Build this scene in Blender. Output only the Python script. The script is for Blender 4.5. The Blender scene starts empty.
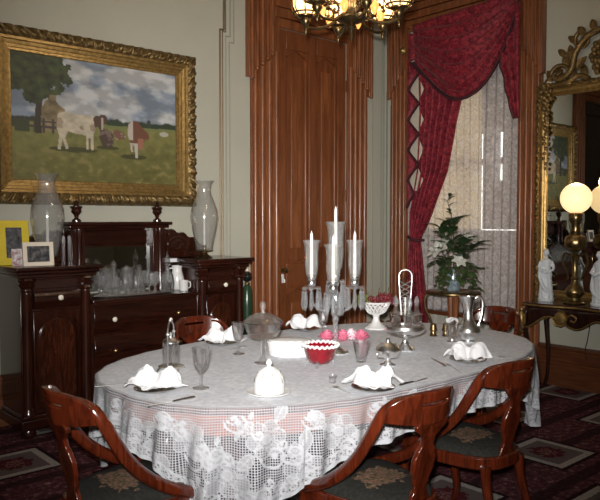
import bpy, bmesh, math, random
from mathutils import Vector, Matrix, noise
PI = math.pi
random.seed(7)
C = bpy.context.scene.collection
sin, cos = math.sin, math.cos

# ------------------------------------------------------------------ mesh builder
def catmull(pts, n=6):
    pts = [Vector(p) for p in pts]
    out = []
    for i in range(len(pts)-1):
        p0 = pts[max(i-1, 0)]; p1 = pts[i]; p2 = pts[i+1]; p3 = pts[min(i+2, len(pts)-1)]
        for k in range(n):
            t = k/n
            out.append(0.5*((2*p1)+(p2-p0)*t+(2*p0-5*p1+4*p2-p3)*t*t+(3*p1-p0-3*p2+p3)*t**3))
    out.append(pts[-1])
    return out

class MB:
    def __init__(s): s.v = []; s.f = []; s.m = []; s.cur = 0
    def face(s, f): s.f.append(tuple(f)); s.m.append(s.cur)
    def box(s, x0, x1, y0, y1, z0, z1):
        b = len(s.v)
        s.v += [(x0,y0,z0),(x1,y0,z0),(x1,y1,z0),(x0,y1,z0),(x0,y0,z1),(x1,y0,z1),(x1,y1,z1),(x0,y1,z1)]
        for f in ((3,2,1,0),(4,5,6,7),(0,1,5,4),(1,2,6,5),(2,3,7,6),(3,0,4,7)): s.face([b+i for i in f])
        return s
    def grid(s, fn, nu, nv, cu=False, cv=False):
        b = len(s.v); cu_n = nu if cu else nu+1; cv_n = nv if cv else nv+1
        for j in range(cv_n):
            for i in range(cu_n): s.v.append(tuple(fn(i/nu, j/nv)))
        for j in range(nv):
            for i in range(nu):
                a = b+(j % cv_n)*cu_n; c = b+((j+1) % cv_n)*cu_n; i2 = (i+1) % cu_n
                s.face((a+i, a+i2, c+i2, c+i))
        return s
    def lathe(s, prof, n=24, c=(0,0,0), sx=1, sy=1, rip=None, cap=True):
        b = len(s.v); cx, cy, cz = c
        for k, (r, z) in enumerate(prof):
            for i in range(n):
                a = 2*PI*i/n; q = r*(rip(a, k/(len(prof)-1), z) if rip else 1)
                s.v.append((cx+q*cos(a)*sx, cy+q*sin(a)*sy, cz+z))
        for k in range(len(prof)-1):
            for i in range(n):
                j = (i+1) % n
                s.face((b+k*n+i, b+k*n+j, b+(k+1)*n+j, b+(k+1)*n+i))
        if cap:
            s.face([b+i for i in range(n)][::-1]); e = b+(len(prof)-1)*n; s.face([e+i for i in range(n)])
        return s
    def sphere(s, c, r, n=12, m=8, sx=1, sy=1, sz=1):
        return s.lathe([(max(1e-4, r*sin(PI*k/m)), -r*cos(PI*k/m)*sz) for k in range(m+1)], n, c, sx, sy)
    def tube(s, path, rad, n=8, flat=1.0, up=None, cap=True):
        path = [Vector(p) for p in path]; N = len(path); b = len(s.v)
        t0 = (path[1]-path[0]).normalized()
        ref = Vector(up) if up else (Vector((0,0,1)) if abs(t0.z) < .9 else Vector((1,0,0)))
        nrm = (ref - t0*ref.dot(t0)).normalized()
        for k in range(N):
            t = (path[min(k+1,N-1)]-path[max(k-1,0)]).normalized()
            if up:
                q = Vector(up)-t*Vector(up).dot(t)
                if q.length > 1e-3: nrm = q.normalized()
            else:
                q = nrm-t*nrm.dot(t)
                if q.length > 1e-4: nrm = q.normalized()
            bi = t.cross(nrm)
            r = rad(k/(N-1)) if callable(rad) else (rad[k] if isinstance(rad, (list, tuple)) else rad)
            for i in range(n):
                a = 2*PI*(i+.5)/n
                s.v.append(tuple(path[k]+nrm*cos(a)*r*flat+bi*sin(a)*r))
        for k in range(N-1):
            for i in range(n):
                j = (i+1) % n
                s.face((b+k*n+i, b+k*n+j, b+(k+1)*n+j, b+(k+1)*n+i))
        if cap:
            s.face([b+i for i in range(n)][::-1]); e = b+(N-1)*n; s.face([e+i for i in range(n)])
        return s
    def prism(s, poly, axis, a, b):
        # poly in the two other axes (in order), extruded along axis from a to b
        def P(p, w):
            q = list(p); q.insert(axis, w); return tuple(q)
        o = len(s.v); n = len(poly)
        s.v += [P(p, a) for p in poly]+[P(p, b) for p in poly]
        s.face(range(o, o+n)); s.face(range(o+2*n-1, o+n-1, -1))
        for i in range(n):
            j = (i+1) % n; s.face((o+i, o+n+i, o+n+j, o+j))
        return s
    def build(s, name, mat, parent=None, smooth=35, bevel=0, solid=0, sub=0, w=False, sides=False, offset=0):
        me = bpy.data.meshes.new(name)
        vv = s.v
        if w and parent is not None:
            l = parent.location
            if parent.parent: l = l+parent.parent.location
            vv = [(x-l.x, y-l.y, z-l.z) for x, y, z in s.v]
        me.from_pydata(vv, [], s.f)
        mats = mat if isinstance(mat, list) else [mat]
        for q in mats: me.materials.append(q)
        if len(mats) > 1: me.polygons.foreach_set('material_index', s.m)
        if not solid:
            bm = bmesh.new(); bm.from_mesh(me); bmesh.ops.recalc_face_normals(bm, faces=bm.faces); bm.to_mesh(me); bm.free()
        if smooth:
            me.polygons.foreach_set('use_smooth', [True]*len(me.polygons))
            me.set_sharp_from_angle(angle=math.radians(smooth))
        me.update()
        o = bpy.data.objects.new(name, me); C.objects.link(o)
        if parent is not None: o.parent = parent
        if solid:
            m = o.modifiers.new('solid', 'SOLIDIFY'); m.thickness = solid; m.offset = offset
        if bevel:
            m = o.modifiers.new('bevel', 'BEVEL'); m.width = bevel; m.segments = 2; m.limit_method = 'ANGLE'; m.angle_limit = .7
        if sub:
            m = o.modifiers.new('sub', 'SUBSURF'); m.levels = sub; m.render_levels = sub
        return o

def tag(o, label=None, cat=None, group=None, kind=None):
    if label: o['label'] = label
    if cat: o['category'] = cat
    if group: o['group'] = group
    if kind: o['kind'] = kind
    return o
def thing(name, label, cat, loc=(0,0,0), rz=0, group=None):
    o = bpy.data.objects.new(name, None); C.objects.link(o)
    o.location = loc; o.rotation_euler = (0,0,rz); o.empty_display_size = .1
    return tag(o, label, cat, group)
def struct(o, label=None): return tag(o, label, None, None, 'structure')
def dup(root, loc, rz=None, label=None, group=None, scale=None):
    r = root.copy(); C.objects.link(r); r.location = loc
    if rz is not None: r.rotation_euler = (0,0,rz)
    if label: r['label'] = label
    if group: r['group'] = group
    if scale: r.scale = (scale,)*3
    for ch in list(root.children):
        c = ch.copy(); C.objects.link(c); c.parent = r
        for g in list(ch.children):
            d = g.copy(); C.objects.link(d); d.parent = c
    return r

# ------------------------------------------------------------------ node helpers
class NV:
    def __init__(s, t, sock): s.t = t; s.s = sock
    def _op(s, op, o=None, o2=None):
        n = s.t.nodes.new('ShaderNodeMath'); n.operation = op
        s.t.links.new(s.s, n.inputs[0])
        for i, q in ((1, o), (2, o2)):
            if q is None: continue
            if isinstance(q, NV): s.t.links.new(q.s, n.inputs[i])
            else: n.inputs[i].default_value = q
        return NV(s.t, n.outputs[0])
    def __add__(s, o): return s._op('ADD', o)
    def __sub__(s, o): return s._op('SUBTRACT', o)
    def __mul__(s, o): return s._op('MULTIPLY', o)
    def __truediv__(s, o): return s._op('DIVIDE', o)
    def mod(s, o): return s._op('FLOORED_MODULO', o)
    def abs(s): return s._op('ABSOLUTE')
    def floor(s): return s._op('FLOOR')
    def fract(s): return s._op('FRACT')
    def max(s, o): return s._op('MAXIMUM', o)
    def min(s, o): return s._op('MINIMUM', o)
    def lt(s, o): return s._op('LESS_THAN', o)
    def gt(s, o): return s._op('GREATER_THAN', o)
    def sin(s): return s._op('SINE')
    def pow(s, o): return s._op('POWER', o)
def newmat(name):
    m = bpy.data.materials.new(name); m.use_nodes = True
    t = m.node_tree; return m, t, t.nodes['Principled BSDF']
def coords(t, kind='Object', scale=(1,1,1)):
    c = t.nodes.new('ShaderNodeTexCoord'); mp = t.nodes.new('ShaderNodeMapping')
    mp.inputs['Scale'].default_value = scale
    t.links.new(c.outputs[kind], mp.inputs['Vector']); return mp.outputs['Vector']
def noise_n(t, vec, scale, detail=4, rough=.55, dist=0):
    n = t.nodes.new('ShaderNodeTexNoise'); t.links.new(vec, n.inputs['Vector'])
    n.inputs['Scale'].default_value = scale; n.inputs['Detail'].default_value = detail
    n.inputs['Roughness'].default_value = rough; n.inputs['Distortion'].default_value = dist
    return n.outputs['Fac']
def ramp(t, fac, stops):
    n = t.nodes.new('ShaderNodeValToRGB'); e = n.color_ramp.elements
    t.links.new(fac.s if isinstance(fac, NV) else fac, n.inputs['Fac'])
    e[0].position = stops[0][0]; e[0].color = (*stops[0][1], 1); e[1].position = stops[-1][0]; e[1].color = (*stops[-1][1], 1)
    for p, c in stops[1:-1]:
        q = e.new(p); q.color = (*c, 1)
    return n.outputs['Color']
def mixc(t, fac, a, b):
    n = t.nodes.new('ShaderNodeMix'); n.data_type = 'RGBA'
    f = fac.s if isinstance(fac, NV) else fac
    if isinstance(f, (int, float)): n.inputs[0].default_value = f
    else: t.links.new(f, n.inputs[0])
    for i, q in ((6, a), (7, b)):
        if isinstance(q, tuple): n.inputs[i].default_value = (*q, 1)
        else: t.links.new(q, n.inputs[i])
    return n.outputs[2]
def bump(t, b, h, strength=.2, dist=.01):
    n = t.nodes.new('ShaderNodeBump'); n.inputs['Strength'].default_value = strength; n.inputs['Distance'].default_value = dist
    t.links.new(h.s if isinstance(h, NV) else h, n.inputs['Height']); t.links.new(n.outputs['Normal'], b.inputs['Normal'])

def plain(name, col, rough=.5, metal=0, spec=.5, nz=0, nscale=20, bstr=0, coat=0):
    m, t, b = newmat(name)
    b.inputs['Roughness'].default_value = rough; b.inputs['Metallic'].default_value = metal
    b.inputs['Specular IOR Level'].default_value = spec; b.inputs['Coat Weight'].default_value = coat
    v = coords(t); f = noise_n(t, v, nscale)
    lo = tuple(c*(1-nz) for c in col); hi = tuple(min(1, c*(1+nz)) for c in col)
    t.links.new(ramp(t, f, [(.3, lo), (.7, hi)]), b.inputs['Base Color'])
    if bstr: bump(t, b, f, bstr, .004)
    return m
def wood(name, dark, light, axis=2, rough=.35, sc=1.0, coat=.2, flame=0.0):
    m, t, b = newmat(name)
    s = [9*sc]*3; s[axis] = .9*sc
    v = coords(t, 'Object', tuple(s))
    f = noise_n(t, v, 2.2, 6, .6, 1.2+flame)
    f2 = noise_n(t, v, 14, 3, .5, .3)
    mid = tuple((a+c)/2 for a, c in zip(dark, light))
    c1 = ramp(t, f, [(.32, dark), (.5, mid), (.68, light)])
    g = NV(t, f2).gt(.62)*.25
    t.links.new(mixc(t, g, c1, tuple(c*.5 for c in dark)), b.inputs['Base Color'])
    b.inputs['Roughness'].default_value = rough; b.inputs['Coat Weight'].default_value = coat; b.inputs['Coat Roughness'].default_value = .15
    bump(t, b, f2, .06, .003)
    return m
def glass(name, tint=(.98,.985,.985), rough=.06, edge=.7, body=0.0, solid=0.0):
    # thin clear glass: see-through face-on, mirror-like at grazing angles
    m, t, b = newmat(name); t.nodes.remove(b); out = t.nodes['Material Output']
    tr = t.nodes.new('ShaderNodeBsdfTransparent'); gl = t.nodes.new('ShaderNodeBsdfGlossy')
    gl.inputs['Roughness'].default_value = rough; gl.inputs['Color'].default_value = (1,1,1,1)
    lw = t.nodes.new('ShaderNodeLayerWeight'); lw.inputs['Blend'].default_value = .35
    fac = NV(t, lw.outputs['Facing']).pow(2.6)*edge+.055
    t.links.new(mixc(t, NV(t, lw.outputs['Facing']).pow(3), tint, tuple(c*.5 for c in tint)), tr.inputs['Color'])
    mx = t.nodes.new('ShaderNodeMixShader'); t.links.new(fac.s, mx.inputs[0])
    t.links.new(tr.outputs[0], mx.inputs[1]); t.links.new(gl.outputs[0], mx.inputs[2])
    last = mx.outputs[0]
    if solid:
        gb = t.nodes.new('ShaderNodeBsdfGlass'); gb.inputs['IOR'].default_value = 1.48; gb.inputs['Roughness'].default_value = .0
        m3 = t.nodes.new('ShaderNodeMixShader'); m3.inputs[0].default_value = solid
        t.links.new(last, m3.inputs[1]); t.links.new(gb.outputs[0], m3.inputs[2]); last = m3.outputs[0]
    if body:
        df = t.nodes.new('ShaderNodeBsdfDiffuse'); df.inputs['Color'].default_value = (*tint, 1)
        m2 = t.nodes.new('ShaderNodeMixShader'); m2.inputs[0].default_value = body
        t.links.new(last, m2.inputs[1]); t.links.new(df.outputs[0], m2.inputs[2]); last = m2.outputs[0]
    t.links.new(last, out.inputs['Surface']); return m
def emit(name, col, strength, base=(.8,.8,.8)):
    m, t, b = newmat(name)
    b.inputs['Base Color'].default_value = (*base, 1); b.inputs['Roughness'].default_value = .4
    b.inputs['Emission Color'].default_value = (*col, 1); b.inputs['Emission Strength'].default_value = strength
    v = coords(t); f = noise_n(t, v, 6)
    t.links.new(ramp(t, f, [(.3, tuple(c*.9 for c in base)), (.7, base)]), b.inputs['Base Color'])
    return m

M = {}
M['wall'] = plain('painted_plaster', (.43,.42,.345), .75, nz=.03, nscale=3)
M['ceiling'] = plain('ceiling_paint', (.6,.57,.5), .8, nz=.03)
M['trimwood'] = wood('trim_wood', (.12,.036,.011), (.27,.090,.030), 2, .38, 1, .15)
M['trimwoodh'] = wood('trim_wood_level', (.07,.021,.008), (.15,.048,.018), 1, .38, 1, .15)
M['doorwood'] = wood('door_wood', (.115,.034,.011), (.21,.066,.022), 2, .36, 1, .2)
M['mahog'] = wood('dark_mahogany', (.009,.0025,.0015), (.042,.010,.005), 2, .22, 1, .35, 1.5)
M['mahogh'] = wood('dark_mahogany_level', (.009,.0025,.0015), (.036,.009,.005), 0, .22, 1, .35, .8)
M['chairwood'] = wood('chair_mahogany', (.030,.005,.002), (.105,.017,.0055), 2, .17, 1.2, .6)
M['blackwood'] = wood('ebonised_wood', (.008,.004,.003), (.035,.012,.008), 2, .2, 1, .4)
M['gilt'] = plain('gilt', (.36,.235,.085), .40, .8, nz=.35, nscale=35, bstr=.5)
M['giltdark'] = plain('carved_gilt', (.19,.125,.048), .45, .7, nz=.55, nscale=55, bstr=1.0)
M['brass'] = plain('aged_brass', (.27,.19,.085), .28, .95, nz=.3, nscale=25)
M['silver'] = plain('silver_plate', (.93,.925,.92), .25, 1, nz=.12, nscale=22)
M['brassdark'] = plain('dark_brass', (.13,.09,.04), .34, .9, nz=.3, nscale=25)
M['silverdark'] = plain('tarnished_silver', (.45,.43,.40), .22, 1, nz=.3, nscale=30)
M['china'] = plain('white_china', (.64,.635,.625), .18, 0, nz=.02)
M['napkin'] = plain('white_linen', (.62,.62,.635), .8, 0, .2, nz=.02, nscale=150, bstr=.1)
M['wax'] = plain('white_wax', (.68,.67,.65), .4, nz=.02)
M['glass'] = glass('clear_glass')
M['cutglass'] = glass('cut_glass', (.985,.985,.99), .06, 1.2, .0, .22)
M['etched'] = glass('etched_glass', (.95,.95,.945), .09, .95, .045)
M['sparkle'] = glass('sparkling_cut_glass', (.96,.965,.97), .10, 1.5, .025, .25)
M['crystal'] = glass('crystal_prism', (.93,.95,.97), .07, 1.5, .05, .35)
M['ivory'] = plain('ivory_knob', (.80,.74,.62), .35, nz=.05)
M['mirror'] = plain('mirror_glass', (.62,.64,.62), .01, 1, nz=.01)
M['black'] = plain('black_glass', (.01,.012,.011), .08, nz=.1)
M['green'] = plain('dark_green_enamel', (.022,.050,.026), .25, nz=.2)
M['lining'] = plain('cream_lining', (.56,.50,.40), .8, nz=.06)
M['steel'] = plain('cutlery_silver', (.80,.79,.77), .32, 1, nz=.1, nscale=60)
M['darkcord'] = plain('black_cord', (.015,.013,.012), .6)
M['marble'] = plain('pale_marble', (.70,.72,.76), .25, nz=.06, nscale=9)
# ------------------------------------------------------------------ room shell
W1 = 5.214; W2 = 5.916; ZC = 4.15; XB = -1.3; YB = -1.6
def carpet():
    m, t, b = newmat('patterned_carpet'); v = coords(t)
    sp = t.nodes.new('ShaderNodeSeparateXYZ'); t.links.new(v, sp.inputs[0])
    x, y = NV(t, sp.outputs[0]), NV(t, sp.outputs[1])
    P, R = 1.06, .69
    vv = (y-2.25)/R+20.5; row = vv.floor()
    u = (x-4.14)/P+20.5+row.mod(2)*.5
    fx = ((u.fract()-.5)*P).abs(); fy = ((vv.fract()-.5)*R).abs()
    n1 = NV(t, noise_n(t, v, 26, 3)); n2 = NV(t, noise_n(t, v, 60, 4, .7)); n3 = NV(t, noise_n(t, v, 9, 3))
    mm = fx.max(fy)+(n2-.5)*.02
    dd = (fx*fx+fy*fy).pow(.5)+(n1-.5)*.16
    field = ramp(t, (n1*.6+n2*.4), [(.38, (.035,.012,.014)), (.5, (.085,.025,.032)), (.58, (.15,.060,.068)), (.66, (.26,.19,.17))])
    # stripes of small flowers between the panels
    st = ((vv*2+.5).fract()-.5).abs()
    field = mixc(t, st.lt(.13)*.75, field, (.020,.007,.010))
    inner = mixc(t, dd.lt(.105), (.115,.09,.085), (.075,.012,.018))
    inner = mixc(t, dd.lt(.06)*n2.gt(.5), inner, (.20,.10,.09))
    frame = ramp(t, n2, [(.35, (.24,.21,.195)), (.65, (.40,.36,.335))])
    c = mixc(t, mm.lt(.215), field, frame)
    c = mixc(t, mm.lt(.165), c, inner)
    edge = (mm-.225).abs().lt(.014)
    c = mixc(t, edge, c, (.018,.006,.008))
    t.links.new(c, b.inputs['Base Color']); b.inputs['Roughness'].default_value = .95; b.inputs['Specular IOR Level'].default_value = .1
    bump(t, b, n2, .5, .01); return m
M['carpet'] = carpet()

struct(MB().box(XB-.1, W2+.3, YB-.1, W1+.2, -.1, 0).build('floor', M['carpet'], smooth=0))
struct(MB().box(XB-.1, W2+.3, YB-.1, W1+.2, ZC, ZC+.1).build('ceiling', M['ceiling'], smooth=0))
# left wall with a door opening X 4.351..5.29 up to 3.34
DX0, DX1, DZ = 4.351, 5.29, 3.34
E0, E1 = -.10, 1.24           # second doorway, further left
b = MB()
for x0, x1, z0, z1 in ((XB-.1,E0,0,ZC),(E0,E1,3.34,ZC),(E1,DX0,0,ZC),(DX0,DX1,DZ,ZC),(DX1,W2+.3,0,ZC)): b.box(x0,x1,W1,W1+.2,z0,z1)
struct(b.build('wall_left', M['wall'], smooth=0))
# right wall with window opening
WY0, WY1, WZ0, WZ1 = 3.545, 4.886, .55, 3.54
b = MB()
for y0, y1, z0, z1 in ((YB-.1,WY0,0,ZC),(WY0,WY1,0,WZ0),(WY0,WY1,WZ1,ZC),(WY1,W1+.2,0,ZC)): b.box(W2,W2+.3,y0,y1,z0,z1)
struct(b.build('wall_right', M['wall'], smooth=0))
struct(MB().box(XB-.1,XB,YB-.1,W1+.2,0,ZC).build('wall_back', M['wall'], smooth=0))
struct(MB().box(XB-.1,W2+.3,YB-.1,YB,0,ZC).build('wall_near', M['wall'], smooth=0))

def base_run(a0, a1, wall, plane):
    # baseboard profile (depth, z)
    pr = [(0,0),(.060,0),(.060,.19),(.048,.20),(.048,.214),(.034,.226),(.034,.325),(.050,.335),(.050,.350),(.018,.366),(0,.366)]
    b = MB()
    if wall == 'right': b.prism([(plane-d, z) for d, z in pr], 1, a0, a1)
    else: b.prism([(plane-d, z) for d, z in pr], 0, a0, a1)
    return b
b = base_run(YB, 3.31, 'right', W2); q = base_run(5.11, W1-.05, 'right', W2)
for f in q.f: b.f.append(tuple(i+len(b.v) for i in f)); b.m.append(0)
b.v += q.v
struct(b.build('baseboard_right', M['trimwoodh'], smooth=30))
M['trimwoodx'] = wood('trim_wood_along', (.085,.027,.010), (.20,.070,.026), 0, .38, 1, .15)
b = base_run(E1+.3, 4.0, 'left', W1); q = base_run(5.6, W2-.05, 'left', W1)
for f in q.f: b.f.append(tuple(i+len(b.v) for i in f)); b.m.append(0)
b.v += q.v
struct(b.build('baseboard_left', M['trimwoodx'], smooth=30))

# eared casings: list of fluted strips; side(a0 outer, a1 inner) along axis coordinate
def casing(name, wall, o0, i0, i1, o1, ear, zear, ztop, zhead, plane, dep=.07):
    b = MB()
    def bx(a0, a1, z0, z1, d0, d1):
        if a0 > a1: a0, a1 = a1, a0
        if wall == 'left': b.box(a0, a1, plane-d1, plane-d0, z0, z1)
        else: b.box(plane-d1, plane-d0, a0, a1, z0, z1)
    def rod(a, z0, z1, r, d):
        if wall == 'left': b.lathe([(r, z0), (r, z1)], 10, (a, plane-d, 0))
        else: b.lathe([(r, z0), (r, z1)], 10, (plane-d, a, 0))
    for o, i in ((o0, i0), (o1, i1)):
        s = 1 if i > o else -1; wd = abs(i-o)
        bx(o, i, 0, zhead, 0, dep*.45)
        n = 4
        for k in range(n):
            c = o+s*wd*(k+.5)/n
            rod(c, .34, zear+.30, wd/n*.33, dep*.42)
        bx(o-s*.004, i, 0, .34, 0, dep*.75)                 # plinth block
        # ear: wider, prouder, stepped scallop at its foot
        n = 5; ew = wd*.80+ear
        for k in range(n):
            a0 = o-s*ear+s*ew*k/n; a1 = o-s*ear+s*ew*(k+1)/n
            zb = zear+(.02 if k == 0 else .05+.055*k)
            bx(a0, a1, zb, zhead, 0, dep*(.95-.06*k))
            c = (a0+a1)/2
            rod(c, zb+.01, zhead-.02, ew/n*.30, dep*(.95-.06*k))
            if wall == 'left': b.sphere((c, plane-dep*(.9-.06*k), zb), ew/n*.42, 10, 6)
            else: b.sphere((plane-dep*(.9-.06*k), c, zb), ew/n*.42, 10, 6)
    lo, hi = min(o0, o1), max(o0, o1)
    bx(lo-ear, hi+ear, zhead, zhead+.16, 0, dep*1.3)
    bx(lo-ear-.03, hi+ear+.03, zhead+.16, zhead+.22, 0, dep*2.0)
    il, ih = min(i0, i1), max(i0, i1)
    for k in range(4):
        h = (zhead-ztop)/4
        bx(il-.06, ih+.06, ztop+h*k, ztop+h*(k+1)-.008, 0, dep*(.50+.15*k))
    return b.build(name, M['trimwood'], smooth=40, bevel=.003)
struct(casing('trim_1', 'left', 4.009, DX0, DX1, 5.586, .05, 2.80, DZ, 3.72, W1))
struct(casing('trim_2', 'right', 5.105, 4.886, 3.545, 3.31, .02, 2.80, 3.54, 3.86, W2, .09))
struct(casing('trim_3', 'left', E0-.3, E0, E1, E1+.3, .05, 2.80, 3.34, 3.72, W1))

# wall panel mouldings (thin stepped strips)
def strip(b, pts, r=.008):
    pts = [Vector(p) for p in pts]
    for p, q in zip(pts, pts[1:]):
        b.tube([p, q], r, 6)
b = MB(); y = W1-.002
strip(b, [(3.715,y,ZC-.1),(3.715,y,3.205),(3.672,y,3.205),(3.672,y,.40)], .009)
strip(b, [(3.735,y,ZC-.1),(3.735,y,3.19),(3.700,y,3.19),(3.700,y,.40)], .006)
struct(b.build('trim_4', plain('bronze_moulding', (.15,.10,.05), .4, .3, nz=.1)))
b = MB()
for o, zz in ((0,3.105),(-.04,3.155)):
    strip(b, [(3.825+o,y,ZC-.1),(3.825+o,y,zz),(3.775+o,y,zz),(3.775+o,y,.40)], .007)
strip(b, [(5.70,y,ZC-.1),(5.70,y,.4)], .008); strip(b, [(5.84,y,ZC-.1),(5.84,y,.4)], .010); strip(b, [(5.875,y,ZC-.1),(5.875,y,.4)], .010)
struct(b.build('trim_5', plain('grey_moulding', (.28,.27,.22), .5)))
b = MB(); x = W2-.002
strip(b, [(x,5.150,ZC-.1),(x,5.150,2.98),(x,5.19,2.90),(x,5.19,.4)], .011); strip(b, [(x,5.115,2.75),(x,5.135,2.75),(x,5.135,.4)], .008)
struct(b.build('trim_6', plain('green_grey_moulding', (.20,.205,.175), .5)))

# main door: frame, panels with ogee heads, knob and key
door = bpy.data.objects.new('door_1', None); C.objects.link(door); door.location = (4.82, W1+.03, 0); struct(door)
y0 = W1+.005
b = MB().box(DX0, DX1, y0+.035, y0+.08, .01, DZ)
b.build('door_slab', M['doorwood'], door, smooth=0, w=True)
b = MB(); mid = (DX0+DX1)/2
cols = ((DX0+.115, mid-.055), (mid+.055, DX1-.115))
for x0, x1 in ((DX0, DX0+.115), (mid-.055, mid+.055), (DX1-.115, DX1)): b.box(x0, x1, y0, y0+.04, .01, DZ)
for z0, z1 in ((.01,.22),(.82,1.06),(3.16,DZ)):
    for x0, x1 in cols: b.box(x0, x1, y0, y0+.04, z0, z1)
b.build('stiles_and_rails', M['doorwood'], door, smooth=30, bevel=.006, w=True)
def ogee(x0, x1, z, up, n=16):
    # drop of the ogee edge inside a panel
    out = []
    for k in range(n+1):
        t = k/n; a = abs(2*t-1)
        out.append((x0+(x1-x0)*t, z-up*(.012+.075*(a**1.3)*(1 if a < .8 else 1-.35*(a-.8)/.2))))
    return out
b = MB()
for x0, x1 in cols:
    for z, up in ((3.16, 1), (1.06, -1), (.82, 1), (.22, -1)):
        e = ogee(x0, x1, z, up)
        b.prism([(x0, z)]+e+[(x1, z)], 1, y0+.006, y0+.038)
b.build('ogee_panel_ends', M['doorwood'], door, smooth=25, bevel=.004, w=True)
b = MB()
for x0, x1 in cols:
    for z0, z1 in ((1.14,3.08),(.30,.74)):
        for xa in (x0+.018, x1-.018): b.lathe([(.013,z0),(.013,z1)], 8, (xa, y0+.036, 0))
        b.box(x0+.085, x1-.085, y0+.022, y0+.04, z0+.07, z1-.07)
b.build('panel_mouldings', M['trimwood'], door, smooth=40, bevel=.004, w=True)
k = MB().lathe([(.022,0),(.022,.006),(.009,.01),(.009,.03),(.024,.042),(.028,.055),(.022,.068),(.004,.074)], 16)
kn = k.build('door_knob', M['brass'], door); kn.rotation_euler = (PI/2,0,0); kn.location = (4.412-4.82, y0-door.location.y, 1.0)
k = MB().prism([(-.012,-.055),(.012,-.055),(.014,.03),(-.014,.03)], 1, -.006, 0)
k.tube([(0,-.008,-.02),(0,-.03,-.02),(0,-.034,-.05)], .005, 8)
kk = k.build('keyhole_plate_with_key', M['china'], door); kk.location = (4.412-4.82, y0-door.location.y, .93); kk['label'] = 'pale keyhole plate with key'
k = MB()
for z in (.5, 1.75, 2.9): k.lathe([(.011,z-.06),(.011,z+.06)], 10, (DX1-.012, y0-.004, 0))
k.build('hinges', M['doorwood'], door, w=True)
# second doorway, seen only in the mirror
d2 = bpy.data.objects.new('door_2', None); C.objects.link(d2); d2.location = ((E0+E1)/2, W1+.03, 0); struct(d2)
MB().box(E0, E1, W1+.05, W1+.09, .01, 3.34).build('door_slab', M['blackwood'], d2, smooth=0, w=True)
b = MB()
for x0, x1 in ((E0,E0+.12),(.35,.46),(E1-.12,E1)): b.box(x0,x1,W1+.01,W1+.05,.01,3.34)
for z0, z1 in ((.01,.25),(.9,1.1),(3.15,3.34)):
    for x0, x1 in ((E0+.12,.35),(.46,E1-.12)): b.box(x0,x1,W1+.01,W1+.05,z0,z1)
b.build('stiles_and_rails', M['blackwood'], d2, smooth=0, bevel=.006, w=True)

# window: sashes, panes, inside shutters
win = bpy.data.objects.new('window_1', None); C.objects.link(win); win.location = (W2+.2, (WY0+WY1)/2, WZ0); struct(win)
b = MB(); xa, xb = W2+.17, W2+.23
b.box(xa,xb,WY0,WY0+.05,WZ0,WZ1); b.box(xa,xb,WY1-.05,WY1,WZ0,WZ1); b.box(xa,xb,WY0+.05,WY1-.05,WZ1-.06,WZ1); b.box(xa,xb,WY0+.05,WY1-.05,WZ0,WZ0+.07)
b.box(xa-.01,xb,WY0+.05,WY1-.05,2.05,2.11); b.box(xa+.01,xb-.01,4.20,4.235,WZ0+.07,WZ1-.06)
b.build('sash_frame', M['trimwood'], win, smooth=0, w=True)
MB().box(W2+.195,W2+.20,WY0+.05,WY1-.05,WZ0+.07,WZ1-.06).build('pane', M['glass'], win, smooth=0, w=True)
M['shutter'] = plain('painted_shutter', (.36,.31,.27), .6, nz=.05)
def shutter(y0, y1, z0, z1):
    b = MB(); x0, x1 = W2+.11, W2+.14
    b.box(x0,x1,y0,y0+.05,z0,z1); b.box(x0,x1,y1-.05,y1,z0,z1); b.box(x0,x1,y0+.05,y1-.05,z0,z0+.07); b.box(x0,x1,y0+.05,y1-.05,z1-.07,z1)
    b.box(x0+.012,x1-.012,y0+.05,y1-.05,z0+.07,z1-.07)
    b.build('shutter', M['shutter'], win, smooth=0, bevel=.003, w=True)
shutter(3.546, 3.795, 1.40, 2.36); shutter(3.835, 4.020, 1.40, 2.36)
shutter(3.546, 4.04, WZ0, 1.390); shutter(4.04, 4.885, WZ0, 1.40); shutter(3.546, 4.04, 2.355, 3.53)
MB().box(W2+.115,W2+.135,3.795,3.835,1.40,1.88).build('shutter_filler', M['shutter'], win, smooth=0, w=True)
def cloth_mat(name, col, transl, alpha=1.0):
    m, t, b = newmat(name); t.nodes.remove(b); out = t.nodes['Material Output']
    d = t.nodes.new('ShaderNodeBsdfDiffuse'); r = t.nodes.new('ShaderNodeBsdfTranslucent')
    f = noise_n(t, coords(t), 30)
    cc = ramp(t, f, [(.3, tuple(c*.93 for c in col)), (.7, col)])
    t.links.new(cc, d.inputs['Color']); t.links.new(cc, r.inputs['Color'])
    mx = t.nodes.new('ShaderNodeMixShader'); mx.inputs[0].default_value = transl
    t.links.new(d.outputs[0], mx.inputs[1]); t.links.new(r.outputs[0], mx.inputs[2]); t.links.new(mx.outputs[0], out.inputs['Surface'])
    return m
M['blind'] = cloth_mat('cream_blind', (.72,.63,.48), .6)
MB().box(W2+.12,W2+.124,4.04,4.885,1.40,3.53).build('roller_blind', M['blind'], win, smooth=0, w=True)
b = MB().box(W2-.06,W2+.11,WY0,WY1,WZ0-.04,WZ0); b.build('window_sill', M['trimwoodh'], win, smooth=0, w=True)
b = MB().box(W2,W2+.3,WY0-.0,WY0+.012,WZ0,WZ1).box(W2,W2+.3,WY1-.012,WY1,WZ0,WZ1).box(W2,W2+.3,WY0,WY1,WZ1-.012,WZ1)
b.build('jamb_lining', M['trimwood'], win, smooth=0, w=True)
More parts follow.
